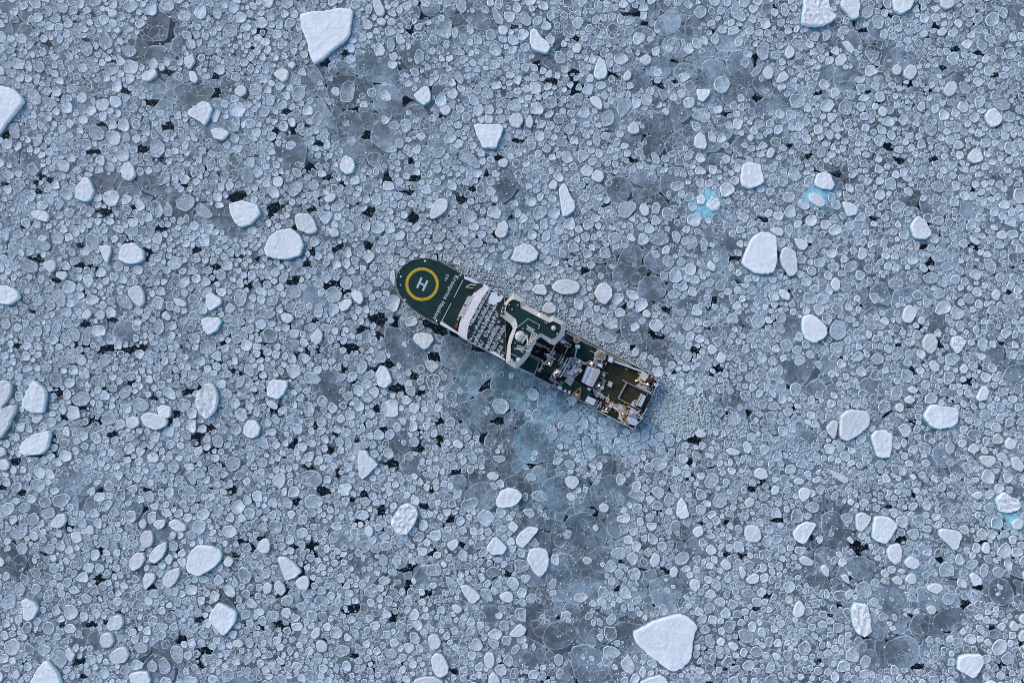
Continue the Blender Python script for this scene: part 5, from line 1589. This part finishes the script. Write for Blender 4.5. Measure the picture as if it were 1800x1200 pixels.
# twin snow-dusted pipes athwartships
for a_, b_, wd in (((1075, 650), (800, 1150), 2.4), ((1150, 690), (870, 1170), 2.4)):
    p, q = W('B', 9.6, a_, b_); MB().tube((*p, 9.3), (*q, 9.3), PX(wd, 9) / 2, 8).build('athwart_pipe', BLUEG)
p, q = W('B', 8.7, (1112, 668), (838, 1160)); MB().bar(p, q, PX(1.5, 9), ZW, 8.6).build('pipe_trough', DGREY)
# midships deck houses and decks
MB().prism(W('C', 8.6, (90, 1200), (250, 720), (470, 720), (700, 850), (620, 1010), (560, 1160), (420, 1300)), ZW, 8.2).build('winch_house', GREYP)
MB().prism(W('C', 7.6, (610, 320), (790, 380), (1035, 480), (985, 590), (955, 770), (840, 830), (730, 825), (480, 700), (340, 610), (420, 400), (560, 480)), ZW, 7.6).build('side_deck', G_DECK2)
MB().prism(W('D', 7.2, (620, 410), (960, 620), (1085, 800), (985, 830), (885, 985), (700, 900), (220, 620), (300, 500), (520, 570)), ZW, 7.2).build('side_deck', G_DECK)
# hatch roof, lilac snow on one slope and cream paint on the other
hz = 10.6
r0, r1 = W('D', hz, (1118, 92), (955, 560)); a0, a1 = W('D', hz - .5, (952, 48), (800, 470)); b0, b1 = W('D', hz - .6, (1285, 190), (1075, 605)); b00 = W('D', hz - .6, (1250, 120))[0]
MB().prism([a0, r0, b00, b0, b1, r1, a1], ZW, hz - .75).build('hangar_wall', WHITE)
m_ = MB(); m_.v = [(*a0, hz - .5), (*r0, hz), (*r1, hz), (*a1, hz - .5), (*a0, hz - .74), (*r0, hz - .24), (*r1, hz - .24), (*a1, hz - .74)]
m_.f = [(0, 1, 2, 3), (4, 7, 6, 5), (0, 4, 5, 1), (1, 5, 6, 2), (2, 6, 7, 3), (3, 7, 4, 0)]; m_.build('hangar_roof', BLUEG)
m_ = MB(); m_.v = [(*r0, hz + .02), (*b00, hz - .5), (*b0, hz - .6), (*b1, hz - .6), (*r1, hz + .02), (*r0, hz - .22), (*b00, hz - .74), (*b0, hz - .84), (*b1, hz - .84), (*r1, hz - .22)]
m_.f = [(0, 1, 2, 3, 4), (9, 8, 7, 6, 5)] + [(i, 5 + i, 5 + (i + 1) % 5, (i + 1) % 5) for i in range(5)]; m_.build('hangar_roof', CREAM)
for pts in ([(1050, 70), (850, 500)], [(1000, 170), (1060, 205)], [(930, 320), (985, 350)]):
    MB().path([(*p, hz - .1) for p in W('D', hz - .1, *pts)], .07, 4).build('roof_seam', DGREY)
MB().prism(W('C', 9.2, (720, 870), (870, 800), (960, 830), (1090, 870), (1240, 830), (1150, 1010), (900, 950), (820, 930)), ZW, 9.2).build('winch_platform', CREAM)
MB().prism(W('C', 8.6, (440, 700), (620, 790), (760, 880), (740, 920), (600, 850), (430, 750)), ZW, 8.6).build('coaming', CREAM)
# cranes
def crane(w, x, y, r, z, boom, cab):
    c = W(w, z, (x, y))[0]
    o = MB().cyl(c, PX(r * .8, z), ZW, z - 1.6, 18).ring(c, PX(r * .55, z), PX(r, z), z - 1.6, z - .5, 18).build('crane_pedestal', CREAM)
    m_ = MB()
    for k in range(8):
        a = 6.2832 * k / 8; m_.tube((c[0] + PX(r, z) * math.cos(a), c[1] + PX(r, z) * math.sin(a), z - .2), (c[0] + PX(r * .3, z) * math.cos(a + .6), c[1] + PX(r * .3, z) * math.sin(a + .6), z + .4), .13)
    m_.build('crane_frame', ROPE, o)
    m_ = MB()
    for a_, b_ in boom:
        p, q = W(w, z + .6, a_, b_); m_.tube((*p, z + .6), (*q, z + .2), .13)
    n_ = 7; (p0, q0), (p1, q1) = W(w, z + .6, *boom[0]), W(w, z + .6, *boom[1])
    for k in range(n_):
        t = k / (n_ - 1); u = min(1, t + .12)
        m_.tube((p0[0] + (q0[0] - p0[0]) * t, p0[1] + (q0[1] - p0[1]) * t, z + .6 - .4 * t), (p1[0] + (q1[0] - p1[0]) * u, p1[1] + (q1[1] - p1[1]) * u, z + .6 - .4 * u), .07, 4)
    m_.build('crane_boom', WHITE, o)
    if cab: MB().prism(W(w, z + 1, *cab), z - 1.5, z + 1).build('crane_cab', SNOWP, o)
crane('C', 515, 260, 6.2, 11.5, [((495, 440), (480, 700)), ((530, 440), (465, 700))], [(480, 380), (600, 395), (590, 480), (480, 460)])
crane('C', 1130, 660, 9.5, 9.8, [((1000, 590), (980, 650)), ((1030, 600), (1000, 680))], None)
c = W('C', 9.6, (1145, 662))[0]
coil = MB()
for k in range(5): coil.ring(c, PX(1.5 + k * .9, 9.5), PX(2.1 + k * .9, 9.5), 9.2, 9.5 + .08 * (k % 2), 20)
coil.build('rope_coil', ROPE)
c = W('D', 9.6, (535, 228))[0]; MB().cyl(c, PX(4.3, 9.6), 8.2, 9.0, 18).cyl(c, PX(2.4, 9.6), 9.0, 9.7, 14).build('capstan', WHITE)
g_ = MB()
for k in range(5):
    p, q = W('D', 9.2, (340 + k * 28, 440 - k * 34), (505 + k * 22, 560 - k * 36)); g_.bar(p, q, PX(1.4, 9), 8.3, 9.1)
g_.build('ladder_rack', WHITE)
# orange frame on the port side deck
m_ = MB(); P = [(*p, z) for p, z in zip(W('D', 9, (760, 608), (548, 800), (738, 900)), (9.4, 8.2, 8.2))]
m_.path(P + P[:1], .17); p = W('D', 8.4, (745, 640))[0]; m_.tube((*p, 9.2), P[2], .12); m_.build('orange_lifting_frame', ORNG)
a_, b_ = W('D', 8.2, (620, 780), (705, 820)); MB().tube((*a_, 7.8), (*b_, 7.8), .5, 10).build('instrument_body', CREAM)
for x, y, r in ((360, 695, 2.2), (465, 735, 2.6)):
    c = W('D', 8.2, (x, y))[0]; MB().cyl(c, PX(r, 8), 7.2, 8.1, 14).cyl(c, PX(r * .5, 8), 8.1, 8.5, 10).build('bollard', WHITE)

# ---- working deck aft
wd = [(1278, 690), (1492, 766), (1560, 800), (1548, 880), (1500, 965), (1480, 1020), (1440, 1060), (1300, 985), (1215, 840), (1235, 780)]
MB().prism(W('6', ZW, *wd), ZW - .055, ZW).build('working_deck', O_DECK)
deck_plates = MB().prism(W('5', ZW + .12, (650, 465), (815, 555), (745, 705), (560, 625)), ZW + .004, ZW + .12).build('stern_ramp_hatch', mat('hatch_rust', (.042, .034, .016), .6, vary=.5, vscale=.4))
MB().bar(*W('5', 7.6, (497, 218), (832, 338)), PX(3.0, 7), 6.4, 7.6).build('starboard_beam', WHITE)
for a_, b_, w_ in (((640, 462), (550, 632), 2.4), ((595, 430), (935, 595), 2.2), ((550, 632), (805, 765), 1.9)):
    MB().bar(*W('5', 6.3, a_, b_), PX(w_ * .8, 6), 5.1, 6.3).build('hatch_coaming', GREYP)
MB().prism(W('5', 7.2, (826, 588), (858, 606), (802, 728), (768, 712)), ZW, 7.2).build('stern_gate', BLUEG)
MB().bar(*W('5', 7.0, (815, 580), (752, 710)), PX(1.6, 7), ZW, 7.0).build('gate_post', CREAM)
MB().prism(W('5', 6.5, (375, 300), (420, 235), (390, 320), (280, 520), (262, 505)), ZW, 6.2).build('deck_edge', DGREY)
# bulwarks along both sides: plating with a pale cap
def bulwark(idx, z0, z1, wall=.22):
    pts = [L(*HULL_PX[i], z1) for i in idx]
    for p, q in zip(pts, pts[1:]):
        MB().bar(p, q, wall, z0, z1).build('bulwark', HULLM)
        MB().bar(p, q, wall * 1.3, z1 + .003, z1 + .08).build('bulwark_cap', CREAM)
bulwark([28, 29, 30, 31], ZW - .4, 6.3); bulwark([17, 18, 19, 20, 21, 22, 23], ZW - .4, 6.3); bulwark([23, 24, 25], ZW - .4, 6.0); bulwark([26, 27, 28], ZW - .4, 6.0)
st = W('6', 6.4, (1060, 520), (1250, 615), (1420, 705)); m_ = MB(); m_.path([(*p, 6.4) for p in st], .1)
for k in range(14):
    t = k / 13 * 2; i = min(int(t), 1); f_ = t - i; p = [st[i][d] * (1 - f_) + st[i + 1][d] * f_ for d in (0, 1)]
    q = W('6', 6.4, (1060, 500), (1550, 745)); u = k / 13; e = [q[0][d] * (1 - u) + q[1][d] * u for d in (0, 1)]
    m_.tube((*p, 6.4), (*p, 5), .06, 4)
m_.build('side_walkway_rail', CREAM)
MB().prism(W('6', 5.5, (1050, 520), (1060, 505), (1300, 630), (1440, 705), (1420, 715), (1270, 640)), ZW - .05, 5.5).build('side_walkway', GREYP)

# ---- gear: winches, reels, lockers, pipes, bollards spread where the photograph shows crowded deck
rs = random.Random(77)
PAL = [CREAM, CREAM, CREAM, WHITE, WHITE, GREYP, GREYP, DGREY, ROPE, SNOWP]
def zone(w, poly, z, n, pal=PAL, big=1.0, zb=None):
    xs = [p[0] for p in poly]; ys = [p[1] for p in poly]; zb = z if zb is None else zb
    k = 0; tries = 0
    while k < n and tries < n * 30:
        tries += 1
        x, y = rs.uniform(min(xs), max(xs)), rs.uniform(min(ys), max(ys))
        if not inside(poly, x, y): continue
        h = rs.uniform(.4, 1.5) * big; c = W(w, z + h, (x, y))[0]; kind = rs.random(); m = rs.choice(pal); al = rs.choice((0, math.pi / 2)) + rs.uniform(-.08, .08)
        d = (math.cos(al), math.sin(al))
        if kind < .30:
            ln = rs.uniform(1.5, 4.5) * big; r = rs.uniform(.08, .2)
            MB().tube((c[0] - d[0] * ln / 2, c[1] - d[1] * ln / 2, z + h), (c[0] + d[0] * ln / 2, c[1] + d[1] * ln / 2, z + h), r).tube((c[0], c[1], z), (c[0], c[1], z + h), r).build('pipe', m)
        elif kind < .52:
            s1, s2 = rs.uniform(.7, 2.0) * big, rs.uniform(.5, 1.3) * big
            o = MB().box(c, s1, s2, z + .003, z + h, al).build('deck_locker', m)
            MB().box(c, s1 * 1.06, s2 * 1.06, z + h, z + h + .06, al).build('lid', rs.choice((WHITE, CREAM, GREYP, SNOWP)), o)
        elif kind < .72:
            r = rs.uniform(.4, .85) * big; ln = rs.uniform(.9, 1.9) * big
            o = MB().tube((c[0] - d[0] * ln / 2, c[1] - d[1] * ln / 2, z + r), (c[0] + d[0] * ln / 2, c[1] + d[1] * ln / 2, z + r), r * .7, 12).build('winch', rs.choice((ROPE, DGREY, GREYP)))
            for s_ in (-1, 1):
                e = (c[0] + d[0] * ln / 2 * s_, c[1] + d[1] * ln / 2 * s_)
                MB().tube((e[0] - d[0] * .07, e[1] - d[1] * .07, z + r), (e[0] + d[0] * .07, e[1] + d[1] * .07, z + r), r, 14).build('drum_flange', m, o)
        elif kind < .86:
            o = MB().box(c, .9 * big, .35 * big, z + .003, z + .12, al).build('bollard', m)
            for s_ in (-1, 1): MB().cyl((c[0] + d[0] * .28 * s_ * big, c[1] + d[1] * .28 * s_ * big), .15 * big, z + .12, z + .6, 10, .18 * big).build('post', m, o)
        else:
            r = rs.uniform(.35, .8) * big; m_ = MB()
            for q_ in range(3): m_.ring(c, r * (.35 + .2 * q_), r * (.5 + .2 * q_), z + .01, z + .22 + .05 * q_, 14)
            m_.build('rope_coil', rs.choice((ROPE, ROPE, CREAM)))
        k += 1
WARM = [CREAM, CREAM, CREAM, ROPE, YELL, WHITE, REDP, DGREY, ORNG]
zone('C', [(120, 740), (470, 740), (690, 860), (560, 1150), (200, 1180)], 8.2, 34, [BLUEG, BLUEG, WHITE, GREYP, DGREY, SNOWP, CREAM])
zone('C', [(740, 870), (960, 830), (1230, 850), (1140, 1000), (900, 940)], 9.2, 16)
zone('C', [(980, 560), (1250, 520), (1330, 700), (1240, 820), (1000, 780)], 7.6, 18)
zone('C', [(90, 200), (200, 170), (210, 320), (60, 340)], 8.4, 6, [WHITE, GREYP, BLUEG])
zone('B', [(380, 700), (440, 800), (340, 960), (270, 980)], 9.4, 8)
zone('B', [(640, 1090), (860, 920), (900, 960), (720, 1150)], 9.4, 12, WARM)
zone('B', [(480, 600), (640, 420), (700, 560), (640, 660)], 10, 14)
zone('D', [(0, 330), (120, 420), (330, 480), (300, 560), (200, 640), (0, 480)], 6.2, 16)
zone('D', [(1230, 400), (1390, 470), (1290, 720), (1120, 600)], ZW, 16, [CREAM, GREYP, ROPE, WHITE, O_DECK])
zone('D', [(1300, 200), (1460, 210), (1390, 400), (1330, 390)], ZW, 8)
zone('D', [(1090, 640), (1490, 900), (1460, 980), (1150, 800)], ZW + .3, 26)
zone('D', [(1160, 980), (1350, 1040), (1300, 1180), (1150, 1100)], ZW + .3, 8, [BLUEG, WHITE, GREYP])
zone('F', [(250, 480), (440, 320), (560, 420), (420, 600)], ZW, 12, WARM)
zone('F', [(540, 440), (760, 420), (860, 560), (780, 760), (690, 760), (700, 620), (560, 560)], ZW, 30, WARM)
zone('F', [(700, 640), (900, 660), (960, 900), (860, 930), (740, 820)], ZW, 24, WARM)
zone('F', [(860, 480), (1230, 650), (1180, 780), (960, 720), (850, 600)], ZW, 26)
zone('E', [(680, 380), (960, 420), (1150, 520), (1010, 640), (930, 700), (640, 640)], ZW, 40, WARM)
zone('E', [(590, 690), (720, 640), (1040, 850), (980, 930), (740, 780)], ZW, 20)
zone('6', [(1300, 660), (1330, 660), (1450, 735), (1440, 745)], ZW + .5, 6)
zone('F', [(1060, 380), (1140, 340), (1150, 460), (1000, 430)], ZW + .1, 8, [CREAM, GREYP, ROPE])
# stern gantry legs and snow-topped stern houses
for P, z, m in (([(690, 390), (830, 360), (900, 470), (800, 590), (720, 540)], 8.6, CREAM), ([(780, 640), (930, 690), (900, 720), (770, 670)], 9.4, CREAM), ([(770, 700), (870, 730), (850, 790), (780, 760)], 8.2, BLUEG), ([(1040, 640), (1170, 660), (1130, 750), (1050, 720)], 6.4, BLUEG), ([(1040, 390), (1170, 400), (1180, 480), (1080, 480)], 6.8, SNOWP)):
    MB().prism(W('E', z, *P), ZW - .5, z).build('stern_house', m)
for P, z, m in (([(930, 740), (1110, 790), (1170, 880), (1080, 960), (950, 920), (900, 850)], 8.4, BLUEG), ([(540, 470), (690, 540), (650, 590), (535, 520)], 7.0, CREAM), ([(960, 620), (1030, 570), (1040, 650), (980, 680)], 8.8, WHITE), ([(240, 560), (420, 610), (400, 640), (230, 600)], 6.6, CREAM)):
    MB().prism(W('F', z, *P), ZW - .5, z).build('stern_house', m)
for w, pts, z, r in (('E', [(580, 700), (700, 760), (960, 900)], 8.5, .22), ('E', [(600, 590), (680, 500), (720, 440)], 8.0, .2), ('E', [(640, 520), (700, 640), (880, 690)], 10, .18), ('F', [(880, 470), (1060, 560), (1270, 790)], 8.5, .2), ('F', [(640, 470), (830, 620), (1000, 720), (1250, 790)], 7.8, .16), ('F', [(700, 620), (720, 780), (860, 950)], 7.2, .2), ('F', [(400, 280), (440, 290), (380, 380)], 7, .2)):
    MB().path([(*p, z) for p in W(w, z, *pts)], r).build('gantry_tube', CREAM)

# ---- lit deck lamps seen in the photograph
lamp(W('3', 24.0, (585, 352))[0], 23.4, 19, (1, .93, .72), .22)
lamp(W('E', 8.0, (575, 585))[0], 7.6, 22, (1, .45, .10), .2)
lamp(W('E', 9.0, (860, 655))[0], 10.0, 28, (1, .82, .5), .22)
lamp(W('F', 8.0, (350, 545))[0], 8.2, 25, (1, .80, .45), .2)
lamp(W('F', 8.5, (760, 650))[0], 9.2, 25, (1, .80, .45), .2)
lamp(W('C', 10.5, (880, 870))[0], 11.2, 19, (1, .82, .5), .2)
lamp(W('B', 11.5, (560, 780))[0], 12.2, 14, (1, .84, .55), .18)
lamp(W('B', 10.5, (770, 1020))[0], 11.0, 14, (1, .84, .55), .18)
lamp(W('D', 8.0, (1240, 560))[0], 8.4, 16, (1, .9, .5), .18)

# ---- loose things standing on the decks
def loose(name, w, poly, z0, z1, m, label, cat):
    P = W(w, z1, *poly); cx = sum(p[0] for p in P) / len(P); cy = sum(p[1] for p in P) / len(P)
    r = bpy.data.objects.new(name, None); COL.objects.link(r); r.rotation_euler = (0, 0, HEAD)
    r.location = (SO[0] + cx * math.cos(HEAD) - cy * math.sin(HEAD), SO[1] + cx * math.sin(HEAD) + cy * math.cos(HEAD), z0)
    P = [(x - cx, y - cy) for x, y in P]; h = z1 - z0
    MB().prism(shrink(P, .97), .01, h - .12).build('side_panels', m, r)
    MB().prism(P, h - .119, h).build('lid', m, r)
    for x, y in shrink(P, .99): MB().cyl((x, y), .09, .005, h - .13, 8).build('corner_post', GREYP, r)
    for t in (.25, .5, .75):
        a = [P[0][d] * (1 - t) + P[1][d] * t for d in (0, 1)]; b = [P[3][d] * (1 - t) + P[2][d] * t for d in (0, 1)]
        MB().bar(a, b, .05, h + .001, h + .04).build('rib', m, r)
    tag(r, label, cat)
loose('storage_container', 'D', [(970, 840), (1172, 940), (1092, 1096), (884, 985)], ZW + .02, 9.6, mat('container_white', (.66, .64, .70), .5, vary=.06), 'square pale lilac container at the port rail beside orange frame', 'container')
loose('deck_crate', '5', [(448, 437), (490, 456), (470, 512), (428, 490)], ZW + .01, 6.4, CREAM, 'small cream crate alone on the olive working deck', 'crate')
loose('equipment_box', 'C', [(1370, 700), (1470, 720), (1440, 865), (1340, 820)], 5.6, 9.0, SNOWP, 'small white box beside the starboard beam', 'box')
loose('cable_box', 'D', [(965, 610), (1045, 650), (1000, 705), (930, 665)], 7.21, 8.6, mat('box_lilac', (.55, .55, .66), .5), 'tiny lilac box between hangar roof and port deck', 'box')
